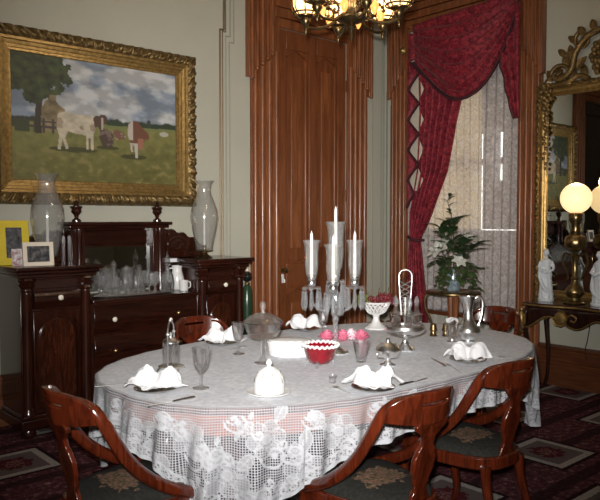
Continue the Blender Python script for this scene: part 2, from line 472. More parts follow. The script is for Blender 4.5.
# ------------------------------------------------------------------ painting
def ss(a, b, x):
    t = min(1, max(0, (x-a)/(b-a))); return t*t*(3-2*t)
def fbm(x, y, o=4):
    return sum(noise.noise((x*2**k, y*2**k, 3.7+k))/2**k for k in range(o))
def inpoly(p, x, y):
    c = False; n = len(p)
    for i in range(n):
        x1, y1 = p[i]; x2, y2 = p[i-1]
        if (y1 > y) != (y2 > y) and x < (x2-x1)*(y-y1)/(y2-y1)+x1: c = not c
    return c
COW = [(.262,.52),(.30,.50),(.38,.515),(.455,.51),(.475,.545),(.468,.60),(.452,.66),(.455,.76),(.44,.77),(.436,.68),(.425,.68),(.426,.765),(.412,.765),(.412,.66),(.36,.655),(.315,.64),(.300,.69),(.318,.765),(.302,.77),(.285,.70),(.275,.775),(.258,.775),(.268,.68),(.255,.62)]
HEAD = [(.452,.53),(.47,.505),(.485,.51),(.50,.495),(.525,.50),(.535,.53),(.53,.55),(.512,.57),(.505,.61),(.492,.62),(.478,.585),(.462,.60)]
LIE = [(.49,.69),(.50,.65),(.53,.635),(.57,.65),(.585,.685),(.58,.725),(.555,.75),(.515,.74)]
LIE2 = [(.575,.645),(.60,.63),(.64,.645),(.66,.67),(.65,.695),(.60,.70)]
STAND = [(.675,.56),(.70,.53),(.74,.53),(.765,.57),(.81,.62),(.815,.65),(.80,.67),(.785,.66),(.775,.70),(.765,.75),(.735,.74),(.735,.82),(.72,.82),(.715,.73),(.70,.70),(.705,.77),(.692,.77),(.685,.69),(.672,.64)]
def paintcol(u, v):
    n = fbm(u*5, v*5); n2 = fbm(u*22+5, v*22, 3)
    # sky with banks of cloud
    cl = ss(-.25, .35, fbm(u*4.2+9, v*6.5, 5)+.12*sin(v*20))
    sky = [(.22,.265,.33), (.47,.475,.48)]
    c = [a+(b-a)*cl for a, b in zip(*sky)]
    k = .72+.35*ss(-.3,.4,fbm(u*9+2, v*12, 4)); c = [q*k for q in c]
    hz = .495+.008*n+.025*(1-u)
    tree = ss(0,.012, .05*(1 if .50 < u < 1 else .55)+.018*fbm(u*30, 2, 3)-(hz-v)) if v < hz else 0
    if tree: c = [a+(b-a)*tree for a, b in zip(c, (.035,.05,.032))]
    if v >= hz:
        g = ss(hz, 1, v); m = .95+.28*n2+.15*n
        a, b = (.19,.185,.062), (.135,.122,.036)
        c = [(p+(q-p)*g)*m for p, q in zip(a, b)]
        if n2 > .45: c = [.20,.17,.06]
        if v < hz+.025 and u > .3: c = [.16,.18,.07]
    # haystack and fence
    if v < .60 and .165 < u < .30 and (v-.28)*.16 > abs(u-.222)*.36-.006*n2: c = [.25*(.8+.4*n2),.19*(.8+.4*n2),.105*(.8+.4*n2)]
    if u < .26 and .50 < v < .62 and (abs((u*60) % 3-1.5) < .35 or abs(v-.53) < .007 or abs(v-.57) < .007): c = [.06,.05,.045]
    # tree at the left
    if abs(u-.155-.012*sin(v*9)) < .017 and .20 < v < .625: c = [.045,.036,.026]
    r = ((u-.135)/.185)**2+((v-.13)/.235)**2
    if r < 1+.5*fbm(u*18, v*18, 3): c = [.040+.03*n2,.052+.04*n2,.022+.01*n2]
    if u < .10 and v < .62 and v > .53 and n > 0: c = [.05,.06,.03]
    # shadow painted into the picture's grass under each animal
    for cx, cy, rx, ry in ((.34,.735,.14,.022),(.545,.70,.07,.016),(.71,.765,.085,.022)):
        if ((u-cx)/rx)**2+((v-cy)/ry)**2 < 1: c = [.055,.055,.022]
    if inpoly(LIE2, u, .63+(v-.54)*.82): c = [.30,.25,.215] if n2 > -.1 else [.17,.085,.06]
    cu_, cv_ = .255+(u-.245)*.93, .50+(v-.43)*.887
    if inpoly(COW, cu_, cv_):
        q = 1.05+.3*n2; c = [.44*q,.385*q,.29*q] if n < .18 or cv_ > .62 else [.30*q,.24*q,.17*q]
    if inpoly(HEAD, cu_, cv_): c = [.085,.05,.036] if not (.497 < cu_ < .512 and cv_ > .52) else [.42,.36,.30]
    if inpoly(LIE, u, .635+(v-.54)*.72): c = [.075,.05,.04] if n2 < .25 else [.16,.12,.10]
    sv = .53+(v-.455)*.906
    if inpoly(STAND, u, sv):
        c = [.15,.065,.04]
        if u < .705 and sv < .68 or (u < .74 and sv > .70): c = [.45,.40,.34]
        if sv > .66 and .735 < u < .775: c = [.30,.13,.085]
    if ((u-.915)/.03)**2+((v-.545)/.022)**2 < 1: c = [.40,.37,.31]
    if ((u-.812)/.014)**2+((v-.465)/.035)**2 < 1: c = [.05,.06,.045]
    return [max(0, q) for q in c]
PX0, PX1, PZ0, PZ1 = 1.805, 3.183, 1.787, 2.72
pt = thing('framed_painting', 'wide gilt-framed oil painting of cows in a pasture, hung above the sideboard', 'painting', (2.5, W1-.03, 1.62))
NU, NW = 230, 156
b = MB().grid(lambda u, v: (PX0+(PX1-PX0)*u, W1-.045, PZ1-(PZ1-PZ0)*v), NU, NW)
cols = [paintcol(i/NU, j/NW) for j in range(NW+1) for i in range(NU+1)]
m, t, bs = newmat('oil_paint'); a = t.nodes.new('ShaderNodeVertexColor'); a.layer_name = 'paint'
t.links.new(a.outputs['Color'], bs.inputs['Base Color']); bs.inputs['Roughness'].default_value = .5
bump(t, bs, noise_n(t, coords(t), 160), .25, .002)
cv = b.build('canvas', m, pt, smooth=0, w=True); cv['label'] = 'painted canvas with cows, tree and haystack'
at = cv.data.color_attributes.new('paint', 'FLOAT_COLOR', 'POINT')
at.data.foreach_set('color', [q for c in cols for q in (*c, 1)])
# frame members, mitred: profile (distance outward from canvas edge, projection from wall)
def frame_member(prof, rect, wallc, sgn, axis, wob=None, nseg=1):
    # rect (a0,a1,z0,z1) inner; axis 'x': wall is y=wallc ; axis 'y': wall is x=wallc
    b = MB(); a0, a1, z0, z1 = rect
    cor = [((a0,z0),(-1,-1)), ((a1,z0),(1,-1)), ((a1,z1),(1,1)), ((a0,z1),(-1,1))]
    for e in range(4):
        (p, dp), (q, dq) = cor[e], cor[(e+1) % 4]
        L = math.dist(p, q); ns = max(1, int(L/nseg)) if wob else 1
        def fn(u, v):
            i = v*(len(prof)-1); k = min(int(i), len(prof)-2); fr = i-k
            d = prof[k][0]+(prof[k+1][0]-prof[k][0])*fr; h = prof[k][1]+(prof[k+1][1]-prof[k][1])*fr
            A = (p[0]+dp[0]*d, p[1]+dp[1]*d); B = (q[0]+dq[0]*d, q[1]+dq[1]*d)
            x = A[0]+(B[0]-A[0])*u; z = A[1]+(B[1]-A[1])*u
            if wob: h = max(.004, h+wob(u*L, v, e))
            return (x, wallc-h, z) if axis == 'x' else (wallc-h, x, z)
        b.grid(fn, ns, (len(prof)-1)*(4 if wob else 1))
    return b
rect = (PX0, PX1, PZ0, PZ1)
frame_member([(-.005,.046),(0,.054),(.016,.056),(.019,.062),(.040,.066),(.043,.074),(.066,.080),(.071,.092),(.090,.096)], rect, W1, 1, 'x').build('gilt_stepped_moulding', M['gilt'], pt, smooth=30, w=True)
def carve(s, v, e):
    return .012*sin(PI*v)*(sin(s*2*PI/.07+3*v)+.7*sin(s*2*PI/.03-5*v))
frame_member([(.090,.094),(.110,.112),(.140,.116),(.165,.100),(.178,.06),(.178,.004)], rect, W1, 1, 'x', carve, .006).build('carved_outer_moulding', M['giltdark'], pt, smooth=60, w=True)

# ------------------------------------------------------------------ sideboard
SX0, SXa, SXb, SX1 = 1.70, 2.21, 3.12, 3.585
SY = 4.73
sb = thing('sideboard', 'massive dark mahogany sideboard with two column-fronted pedestals and mirrored back below the painting', 'sideboard', (2.64, 4.95, 0))
def P(b, name, mat='mahog', **k):
    k.setdefault('smooth', 35); return b.build(name, M[mat], sb, w=True, **k)
YB2 = W1-.012
for x0, x1 in ((SX0,SXa),(SXb,SX1)):
    P(MB().box(x0+.01,x1-.01,SY+.05,YB2,.10,1.10), 'pedestal_carcase', bevel=.004)
b = MB()
for x0, x1 in ((SX0,SXa),(SXb,SX1)):
    b.box(x0-.015,x1+.015,SY-.015,YB2,.06,.13); b.box(x0+.0,x1-.0,SY+.0,YB2,.13,.155)
b.box(SXa,SXb,SY+.02,YB2,.06,.13)
P(b, 'plinth', 'mahogh', bevel=.006)
for x0, x1 in ((SX0,SXa),(SXb,SX1)):
    for x in (x0+.045, x1-.045):
        q = MB().lathe([(.03,0),(.05,.012),(.055,.03),(.045,.06),(.04,.062)], 16, (x, SY+.035, 0)); P(q, 'bun_foot')
        q = MB().lathe([(.048,.155),(.048,.175),(.040,.19),(.037,.21),(.036,.6),(.033,.985),(.036,1.0),(.034,1.005)], 20, (x, SY+.028, 0)); P(q, 'column')
        q = MB().lathe([(.034,1.0),(.048,1.015),(.040,1.03),(.056,1.05),(.045,1.06),(.062,1.085),(.055,1.10)], 24, (x, SY+.028, 0), rip=lambda a, k, z: 1+.07*sin(8*a)); P(q, 'carved_capital')
    # cornice block
    q = MB(); q.box(x0-.02,x1+.02,SY-.03,YB2,1.10,1.125); q.box(x0-.035,x1+.035,SY-.045,YB2,1.125,1.15); q.box(x0-.055,x1+.055,SY-.065,YB2,1.15,1.177)
    P(q, 'cornice', 'mahogh', bevel=.008)
    # frieze drawer with bulged front
    q = MB(); xa, xb = x0+.09, x1-.09
    q.prism([(SY+.06,.885),(SY+.02,.885),(SY+.005,.91),(SY-.003,.945),(SY+.005,.98),(SY+.02,1.0),(SY+.06,1.0)], 0, xa, xb)
    d = P(q, 'drawer', 'mahogh', bevel=.003)
    kx = 1.962 if x0 < 2 else 3.363
    k = MB().lathe([(.006,0),(.008,.014),(.018,.022),(.019,.03),(.012,.038),(.003,.041)], 12)
    ko = k.build('knob', M['ivory'], d); ko.rotation_euler = (PI/2,0,0); ko.location = (kx-2.64, SY-4.95, .958)
    q = MB().box(x0+.085,x1-.085,SY+.03,SY+.055,1.02,1.085); P(q, 'frieze_panel', 'mahogh', bevel=.004)
    # arched door
    q = MB().box(x0+.09,x1-.09,SY+.03,SY+.06,.19,.865); d = P(q, 'door', 'mahog', bevel=.004)
    cx = (x0+x1)/2; hw = (x1-x0)/2-.125
    q = MB(); pts = [(cx-hw,.235),(cx+hw,.235),(cx+hw,.68)]+[(cx+hw*cos(PI*k/12),.68+.13*sin(PI*k/12)) for k in range(1,12)]+[(cx-hw,.68)]
    q.prism(pts, 1, SY+.018, SY+.035)
    o = MB(); o.v = [(x-2.64, y-4.95, z) for x, y, z in q.v]; o.f = q.f; o.m = q.m
    o.build('raised_panel', M.setdefault('flame', wood('flame_mahogany', (.012,.004,.002), (.065,.016,.007), 2, .2, .8, .5, 4)), d, smooth=30, bevel=.004)
# centre section
q = MB().box(SXa,SXb,SY+.045,YB2,.13,.885); P(q, 'centre_carcase')
q = MB().box(SXa-.005,SXb+.005,SY-.01,YB2,.885,.917); P(q, 'centre_shelf', 'mahogh', bevel=.006)
for z0, z1, dep in ((.66,.865,.02),(.42,.64,.03),(.17,.40,.03)):
    q = MB(); n = 8
    q.prism([(SY+.055,z0)]+[(SY+.04-dep*sin(PI*k/n), z0+(z1-z0)*k/n) for k in range(n+1)]+[(SY+.055,z1)], 0, SXa+.02, SXb-.02)
    d = P(q, 'long_drawer', 'mahogh', bevel=.003)
    for kx in (2.376, 2.923):
        k = MB().lathe([(.006,0),(.008,.014),(.018,.022),(.019,.03),(.012,.038),(.003,.041)], 12)
        ko = k.build('knob', M['ivory'] if z0 > .6 and kx < 2.5 else M['brass'], d); ko.rotation_euler = (PI/2,0,0); ko.location = (kx-2.64, SY+.04-dep-4.95, (z0+z1)/2)
# superstructure
q = MB().box(2.20,2.99,5.10,YB2,1.10,1.43); P(q, 'back_board', 'mahogh')
q = MB().box(2.215,2.965,5.085,5.10,1.30,1.415); P(q, 'upper_panel', 'mahogh', bevel=.006)
q = MB().box(2.17,3.02,5.02,YB2,1.43,1.455); q.box(2.15,3.04,5.0,YB2,1.455,1.48); P(q, 'top_cornice', 'mahogh', bevel=.006)
for x in (2.24, 2.93):
    q = MB().box(x-.055,x+.055,5.03,5.10,.917,1.43); P(q, 'post', bevel=.005)
    q = MB().lathe([(.028,.917),(.028,.95),(.022,.97),(.026,1.15),(.020,1.36),(.028,1.38),(.028,1.43)], 16, (x, 5.02, 0)); P(q, 'turned_colonnette')
    q = MB().lathe([(.035,1.48),(.035,1.495),(.014,1.51),(.018,1.53),(.040,1.555),(.036,1.575),(.046,1.59),(.046,1.597),(.020,1.603),(.014,1.62),(.020,1.632),(.004,1.645)], 18, (x, 5.06, 0)); P(q, 'urn_finial')
q = MB().box(2.295,2.875,5.088,5.098,.94,1.285); o = P(q, 'back_mirror', 'mirror', smooth=0); o['label'] = 'low mirror strip behind the glassware'
# carved scroll wings
def wing(x0, x1):
    n = 22; top = []
    for k in range(n+1):
        t = k/n; z = 1.177+.25*(1-t)**.6*(.35+.65*cos(t*1.2)) if t < 1 else 1.19
        z = 1.19+.235*math.sqrt(max(0, 1-(max(0, t-.18)/.82)**2))*(1-.25*t)+.012*sin(t*28)
        if t < .18: z = 1.19+.235*(.72+.28*sin(t/.18*PI/2))
        top.append((x0+(x1-x0)*t, z))
    b = MB(); b.prism([(x0,1.177)]+top+[(x1,1.177)], 1, 5.12, YB2)
    return b
for x0, x1 in ((2.985,3.46),(2.185,1.735)):
    P(wing(x0, x1), 'scroll_wing', bevel=.006)
    s = 1 if x1 > x0 else -1
    q = MB(); pth = [(x0+s*(.16+.10*(1-k/26)*cos(k*.42)), 5.115, 1.285+.075*(1-k/26)*sin(k*.42)) for k in range(24)]
    q.tube(pth, lambda t: .012*(1-.5*t), 8)
    for k in range(9): q.sphere((x0+s*(.04+.045*k), 5.118, 1.39-.020*k+.004*(k % 2)-.0016*k*k), .018, 8, 6)
    P(q, 'carved_foliage')
q = MB().box(2.99,3.25,4.98,5.11,1.177-.03,1.177); o = P(q, 'marble_ledge', 'marble', bevel=.003); o['label'] = 'pale marble ledge'
q = MB().box(2.985,3.115,5.11,5.12,.93,1.14); P(q, 'side_mirror', 'mirror', smooth=0)

# ------------------------------------------------------------------ dining table
TX, TY, TA, TB, TN = 2.715, 2.735, 1.325, .805, 2.5
def outline(th, a=TA, b_=TB, n=TN):
    c, s = cos(th), sin(th)
    return (TX+a*math.copysign(abs(c)**(2/n), c), TY+b_*math.copysign(abs(s)**(2/n), s))
ZT = .755
tb = thing('dining_table', 'long oval mahogany dining table hidden beneath the lace cloth', 'table', (TX, TY, 0))
def oval(b, a, bb, z0, z1, n=72):
    pts = [outline(2*PI*k/n, a, bb) for k in range(n)]
    b.prism(pts, 2, z0, z1); return b
oval(MB(), TA-.004, TB-.004, ZT-.03, ZT).build('tabletop', M['chairwood'], tb, smooth=30, bevel=.006, w=True)
M['apron'] = wood('apron_mahogany', (.22,.055,.030), (.42,.13,.075), 0, .3, 1, .4)
b = MB(); n = 72
for k in range(n):
    o1 = outline(2*PI*k/n, TA-.045, TB-.045); o2 = outline(2*PI*k/n, TA-.075, TB-.075)
    b.v += [(*o1, ZT-.03), (*o1, ZT-.125), (*o2, ZT-.125), (*o2, ZT-.03)]
for k in range(n):
    j = (k+1) % n
    for i in range(4): b.face((4*k+i, 4*k+(i+1) % 4, 4*j+(i+1) % 4, 4*j+i))
b.build('apron', M['apron'], tb, smooth=40, w=True)
for x, y in ((1.78,2.47),(1.78,3.00),(3.65,2.47),(3.65,3.00),(2.71,2.735)):
    MB().lathe([(.025,0),(.032,.02),(.03,.05),(.045,.16),(.055,.30),(.05,.38),(.035,.42),(.055,.46),(.055,.49),(.05,.50),(.05,ZT-.03)], 16, (x, y, 0)).build('leg', M['chairwood'], tb, w=True)

# lace cloth: solid-looking top over an underlay, open filet-lace drop
CA, CB = 1.555, .99
def drop_len(x, y, nx, ny):
    ts = []
    if abs(nx) > 1e-6: ts.append((CA-abs(x-TX))/abs(nx))
    if abs(ny) > 1e-6: ts.append((CB-abs(y-TY))/abs(ny))
    return min(min(ts), .52)
NT = 1440
per = []
# equal arc-length resampling
raw = [outline(2*PI*k/4000-.7*PI) for k in range(4001)]
acc = [0]
for p, q in zip(raw, raw[1:]): acc.append(acc[-1]+math.dist(p, q))
L = acc[-1]; j = 0
for k in range(NT):
    s = L*k/NT
    while acc[j+1] < s: j += 1
    f = (s-acc[j])/(acc[j+1]-acc[j]); per.append((raw[j][0]+(raw[j+1][0]-raw[j][0])*f, raw[j][1]+(raw[j+1][1]-raw[j][1])*f))
nrm = []
for k in range(NT):
    a, c = per[k-6], per[(k+6) % NT]; tx, ty = c[0]-a[0], c[1]-a[1]; l = math.hypot(tx, ty)
    nx, ny = ty/l, -tx/l
    if (per[k][0]-TX)*nx+(per[k][1]-TY)*ny < 0: nx, ny = -nx, -ny
    nrm.append((nx, ny))
dl = [drop_len(*per[k], *nrm[k]) for k in range(NT)]
dl = [sum(dl[(k+i) % NT] for i in range(-8, 9))/17 for k in range(NT)]
rng = random.Random(3)
MOT = []           # motifs (u, v, r, turn)
nm = int(L/.30)
for k in range(nm):
    u0 = L*k/nm
    MOT += [(u0, .285, .088, rng.random()*6), (u0+.15, .135, .078, rng.random()*6), (u0+.21, .345, .036, rng.random()*6),
            (u0+.07, .085, .034, rng.random()*6), (u0+.265, .19, .034, rng.random()*6), (u0+.15, .44, .07, rng.random()*6)]
BW = L/(nm*4)
def du(a, b):
    d = (a-b) % L; return d-L if d > L/2 else d
BIN = {}
for m_ in MOT:
    for q in range(-3, 4): BIN.setdefault(int((m_[0]/BW)+q) % (nm*4), []).append(m_)
def lace(u, v, Lh):
    o = 0.0
    for (mu, mv, r, ph) in BIN.get(int(u/BW) % (nm*4), ()):
        x, y = du(u, mu), v-mv; d = math.hypot(x, y)
        if d > r*2.5: continue
        np_ = 6 if r > .045 else 5; ins = False
        if d < r*1.06:
            for k in range(np_):                       # outer petals with bright outlines and faint veins
                a = ph+2*PI*k/np_; px, py = x-.62*r*cos(a), y-.62*r*sin(a); dp = math.hypot(px, py)
                if dp < .42*r:
                    ins = True; o = max(o, 1 if dp > .42*r-.0050 else .40+.18*(k % 2)+.10*sin((x*cos(a)-y*sin(a))*900))
            if d < .46*r:
                ins = True; q = d/r; o = 1 if q > .40 or .20 < q < .26 else (.62 if q > .26 else .85)
                if r > .045 and q > .26 and abs(sin(2.5*(math.atan2(y, x)+ph))) < .25: o = .35
        if not ins:
            for sg in (1, -1):                         # scroll tendrils
                cx, cy = sg*r*1.42, r*(.85 if sg > 0 else -.9)
                dd = math.hypot(x-cx, y-cy); aa = math.atan2(y-cy, x-cx)
                if abs(dd-r*(.44+.07*aa)) < .0052: o = max(o, 1)
                if dd < r*.17: o = max(o, .95)
            for k in range(2):                         # leaves
                b0 = ph+2.9*k+.4; lx = x*cos(b0)+y*sin(b0); ly = -x*sin(b0)+y*cos(b0)
                t = (lx-r*.95)/(r*1.15)
                if 0 < t < 1:
                    hw = r*.34*sin(PI*t)**.8
                    if abs(ly) < hw: o = max(o, 1 if hw-abs(ly) < .0055 or abs(ly) < .0028 else .66+.1*sin(lx*700))
    h = Lh-v                                           # distance above the hem
    sc = .014+.008*abs(sin(PI*u/.05))
    if h < sc: o = max(o, 1)
    elif h < .048:
        k = (u % .036)-.018; kk = (h-.035); o = 1 if abs(math.hypot(k, kk)-.011) < .0042 else .3
    elif h < .056: o = 1
    if v < .004: o = 1
    return o
verts = []; uv = []; lc = []; faces = []
rings = [0.12,.3,.5,.7,.84,.93,.975]
ZC0 = ZT+.006
for r in rings:
    for k in range(NT):
        x, y = TX+(per[k][0]-TX)*r, TY+(per[k][1]-TY)*r
        verts.append((x, y, ZC0)); uv.append((x*1.0, y*1.0)); lc.append(1)
NR = 80
top0 = len(rings)
for jr in range(NR+1):
    for k in range(NT):
        Lh = dl[k]; u = L*k/NT; v = (jr/NR)*Lh
        x, y = per[k]; nx, ny = nrm[k]
        rr = .012
        if v < rr*1.57: ang = v/rr; off, z = rr*sin(ang), ZC0-rr*(1-cos(ang))
        else: off, z = rr, ZC0-rr-(v-rr*1.57)
        w = min(1, v/.35); cr = max(0, Lh-.25)/.3
        amp = (.003+.017*w+.016*w*cr)
        ph = u*2*PI/.19+1.3*sin(u*2.1)
        off += amp*sin(ph)+.010*w*sin(u*2*PI/.083+2*v*8)+.004*w
        sw = .006*w*sin(ph*.5)
        verts.append((x+nx*off-ny*sw, y+ny*off+nx*sw, z+.004*w*sin(ph*1.3))); uv.append((u, v+10)); lc.append(lace(u, v, Lh))
tot = len(rings)+NR+1
for jr in range(tot-1):
    for k in range(NT):
        q = (k+1) % NT; faces.append((jr*NT+k, (jr+1)*NT+k, (jr+1)*NT+q, jr*NT+q))
faces.append(tuple(range(NT)))
me = bpy.data.meshes.new('lace_tablecloth'); me.from_pydata([(x-TX, y-TY, z-ZC0) for x, y, z in verts], [], faces)
me.polygons.foreach_set('use_smooth', [True]*len(me.polygons))
for nm_, vals in (('lace', lc), ('cu', [p[0] for p in uv]), ('cv', [p[1] for p in uv])):
    a = me.attributes.new(nm_, 'FLOAT', 'POINT'); a.data.foreach_set('value', vals)
bm = bmesh.new(); bm.from_mesh(me); bmesh.ops.recalc_face_normals(bm, faces=bm.faces); bm.to_mesh(me); bm.free()
def lacemat():
    m, t, b = newmat('filet_lace'); t.nodes.remove(b); out = t.nodes['Material Output']
    def att(n):
        a = t.nodes.new('ShaderNodeAttribute'); a.attribute_name = n; return NV(t, a.outputs['Fac'])
    la, u, v = att('lace'), att('cu'), att('cv')
    cell = .0105
    gu = ((u/cell).fract()-.5).abs(); gv = ((v/cell).fract()-.5).abs()
    thread = gu.max(gv).gt(.30)
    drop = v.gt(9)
    al = la.max(thread*.80)
    al = al.max(drop._op('MULTIPLY', -1.0)+1)
    # top: lace flowers showing faintly over the grey-white underlay
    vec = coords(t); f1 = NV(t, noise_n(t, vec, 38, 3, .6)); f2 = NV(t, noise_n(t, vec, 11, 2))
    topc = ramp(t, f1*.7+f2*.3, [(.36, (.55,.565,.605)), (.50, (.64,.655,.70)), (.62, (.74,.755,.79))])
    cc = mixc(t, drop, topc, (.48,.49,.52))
    d = t.nodes.new('ShaderNodeBsdfDiffuse'); tl = t.nodes.new('ShaderNodeBsdfTranslucent'); tr = t.nodes.new('ShaderNodeBsdfTransparent')
    t.links.new(cc, d.inputs['Color']); t.links.new(cc, tl.inputs['Color'])
    m1 = t.nodes.new('ShaderNodeMixShader'); t.links.new((drop*.15).s, m1.inputs[0]); t.links.new(d.outputs[0], m1.inputs[1]); t.links.new(tl.outputs[0], m1.inputs[2])
    m2 = t.nodes.new('ShaderNodeMixShader'); t.links.new(al.s, m2.inputs[0]); t.links.new(tr.outputs[0], m2.inputs[1]); t.links.new(m1.outputs[0], m2.inputs[2])
    bp = t.nodes.new('ShaderNodeBump'); bp.inputs['Strength'].default_value = .35; bp.inputs['Distance'].default_value = .003
    t.links.new((f1*.6+la*.4).s, bp.inputs['Height']); t.links.new(bp.outputs['Normal'], d.inputs['Normal'])
    t.links.new(m2.outputs[0], out.inputs['Surface']); return m
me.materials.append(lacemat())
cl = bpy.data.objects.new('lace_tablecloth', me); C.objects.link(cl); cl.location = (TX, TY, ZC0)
tag(cl, 'white filet-lace tablecloth with rose pattern draped over the oval dining table', 'tablecloth')
TZ = ZC0+.0005

# ------------------------------------------------------------------ chairs
M['seat'] = plain('green_black_upholstery', (.028,.030,.026), .9, nz=.3, nscale=60, bstr=.2)
def needlepoint():
    m, t, b = newmat('needlepoint_seat'); v = coords(t)
    sp = t.nodes.new('ShaderNodeSeparateXYZ'); t.links.new(v, sp.inputs[0])
    x, y = NV(t, sp.outputs[0]), NV(t, sp.outputs[1])
    n = NV(t, noise_n(t, v, 24, 3)); n2 = NV(t, noise_n(t, v, 70, 3))
    d = ((x/.13).pow(2)+((y+.02)/.10).pow(2)).pow(.5)+(n-.5)*1.5
    base = ramp(t, n2, [(.3, (.012,.013,.011)), (.7, (.026,.025,.022))])
    fl = ramp(t, n2, [(.34, (.03,.035,.016)), (.46, (.085,.068,.040)), (.56, (.16,.075,.055)), (.68, (.17,.135,.095))])
    t.links.new(mixc(t, d.lt(.85), base, fl), b.inputs['Base Color']); b.inputs['Roughness'].default_value = .95; b.inputs['Specular IOR Level'].default_value = .15
    bump(t, b, n2, .3, .004); return m
M['needle'] = needlepoint()
def make_chair(label):
    t = thing('dining_chair', label, 'chair', (0,0,0), 0, 'mahogany chairs around the dining table'); W = M['chairwood']
    # seat frame and cushion
    def plan(k, n, gx, gy):
        a = 2*PI*k/n; c, s = cos(a), sin(a); e = .62
        x = math.copysign(abs(c)**e, c); y = math.copysign(abs(s)**e, s)
        return (x*(.196+.040*y)+x*gx, y*.225+y*gy)
    n = 40; b = MB()
    b.prism([plan(k, n, .012, .012) for k in range(n)], 2, .355, .415)
    b.build('seat_frame', W, t, smooth=40, bevel=.008)
    b = MB()
    for kz, (g, z) in enumerate(((-.004,.412),(-.006,.432),(-.03,.448),(-.08,.456),(-.15,.460))):
        for k in range(n): b.v.append((*plan(k, n, g, g), z))
    for q in range(4):
        for k in range(n): j = (k+1) % n; b.face((q*n+k, q*n+j, (q+1)*n+j, (q+1)*n+k))
    b.face(range(4*n, 5*n))
    s = b.build('seat', M['needle'], t, smooth=60); s['label'] = 'dark upholstered seat with needlepoint flowers'
    for sx in (-1, 1):
        b = MB().tube(catmull([(sx*.195,.205,.375),(sx*.20,.235,.29),(sx*.20,.225,.17),(sx*.205,.215,.07),(sx*.208,.235,.0)], 5), lambda u: .029-.012*u, 10)
        b.build('front_leg', W, t, smooth=50)
        b = MB().tube(catmull([(sx*.135,-.195,.375),(sx*.137,-.205,.27),(sx*.142,-.25,.13),(sx*.150,-.315,.0)], 5), lambda u: .026-.009*u, 8)
        b.build('rear_leg', W, t, smooth=50)
        # sweeping arm-like side rail, flowing out of the crest and down to the seat front
        pth = catmull([(sx*.120,-.258,.838),(sx*.160,-.232,.824),(sx*.184,-.205,.795),(sx*.198,-.178,.745),(sx*.210,-.145,.68),(sx*.222,-.10,.605),(sx*.231,-.035,.535),(sx*.234,.05,.475),(sx*.226,.14,.432),(sx*.205,.222,.395)], 5)
        b = MB().tube(pth, lambda u: .018+.008*min(1, u*3)-.001*u, 10, flat=.62, up=(1,0,0))
        b.build('side_rail', W, t, smooth=60)
    # crest rail with hand slot
    nu, nv = 44, 12; b = MB(); idx = {}
    for j in range(nv+1):
        for i in range(nu+1):
            u = i/nu*2-1; v = j/nv
            top = .866-.045*abs(u)**4; bot = .735+.020*u*u
            x = .186*u; y = -.285+.085*u*u-.022*v
            idx[i, j] = len(b.v); b.v.append((x, y, bot+(top-bot)*v))
    for j in range(nv):
        for i in range(nu):
            u = (i+.5)/nu*2-1; v = (j+.5)/nv
            if abs(u) < .42 and abs(v-.62) < .05: continue
            b.face((idx[i,j], idx[i+1,j], idx[i+1,j+1], idx[i,j+1]))
    b.build('crest_rail', W, t, smooth=50, solid=.024, bevel=.005)
    # vase splat with scrolled shoulders
    prof = [(0,.062),(.06,.050),(.16,.034),(.26,.045),(.38,.062),(.50,.066),(.60,.052),(.68,.034),(.76,.034),(.82,.060),(.88,.088),(.93,.094),(.97,.074),(1,.045)]
    def wd(v):
        for (a, x), (c, y) in zip(prof, prof[1:]):
            if a <= v <= c: return x+(y-x)*ss(a, c, v)
        return prof[-1][1]
    b = MB().grid(lambda u, v: ((2*u-1)*wd(v), -.212-.070*v**1.3, .415+.345*v), 8, 40)
    b.build('splat', W, t, smooth=50, solid=.020, bevel=.004)
    return t
ch = make_chair('mahogany chair at the left end of the table, nearest the sideboard door')
ch.location = (1.315, 2.54, 0); ch.rotation_euler = (0,0,-PI/2)
for x, y, r, l in ((2.095,1.885,.0,'mahogany chair at the bottom centre, tucked under the near side of the table'),
                (2.845,1.965,-.02,'mahogany chair right of the bottom centre one, its legs on the carpet in full view'),
                (2.49,3.56,PI,'mahogany chair on the far side, only its arched crest showing before the sideboard'),
                (4.16,2.80,PI/2,'mahogany chair at the far right end of the table before the window curtain')):
    dup(ch, (x, y, 0), r, l)
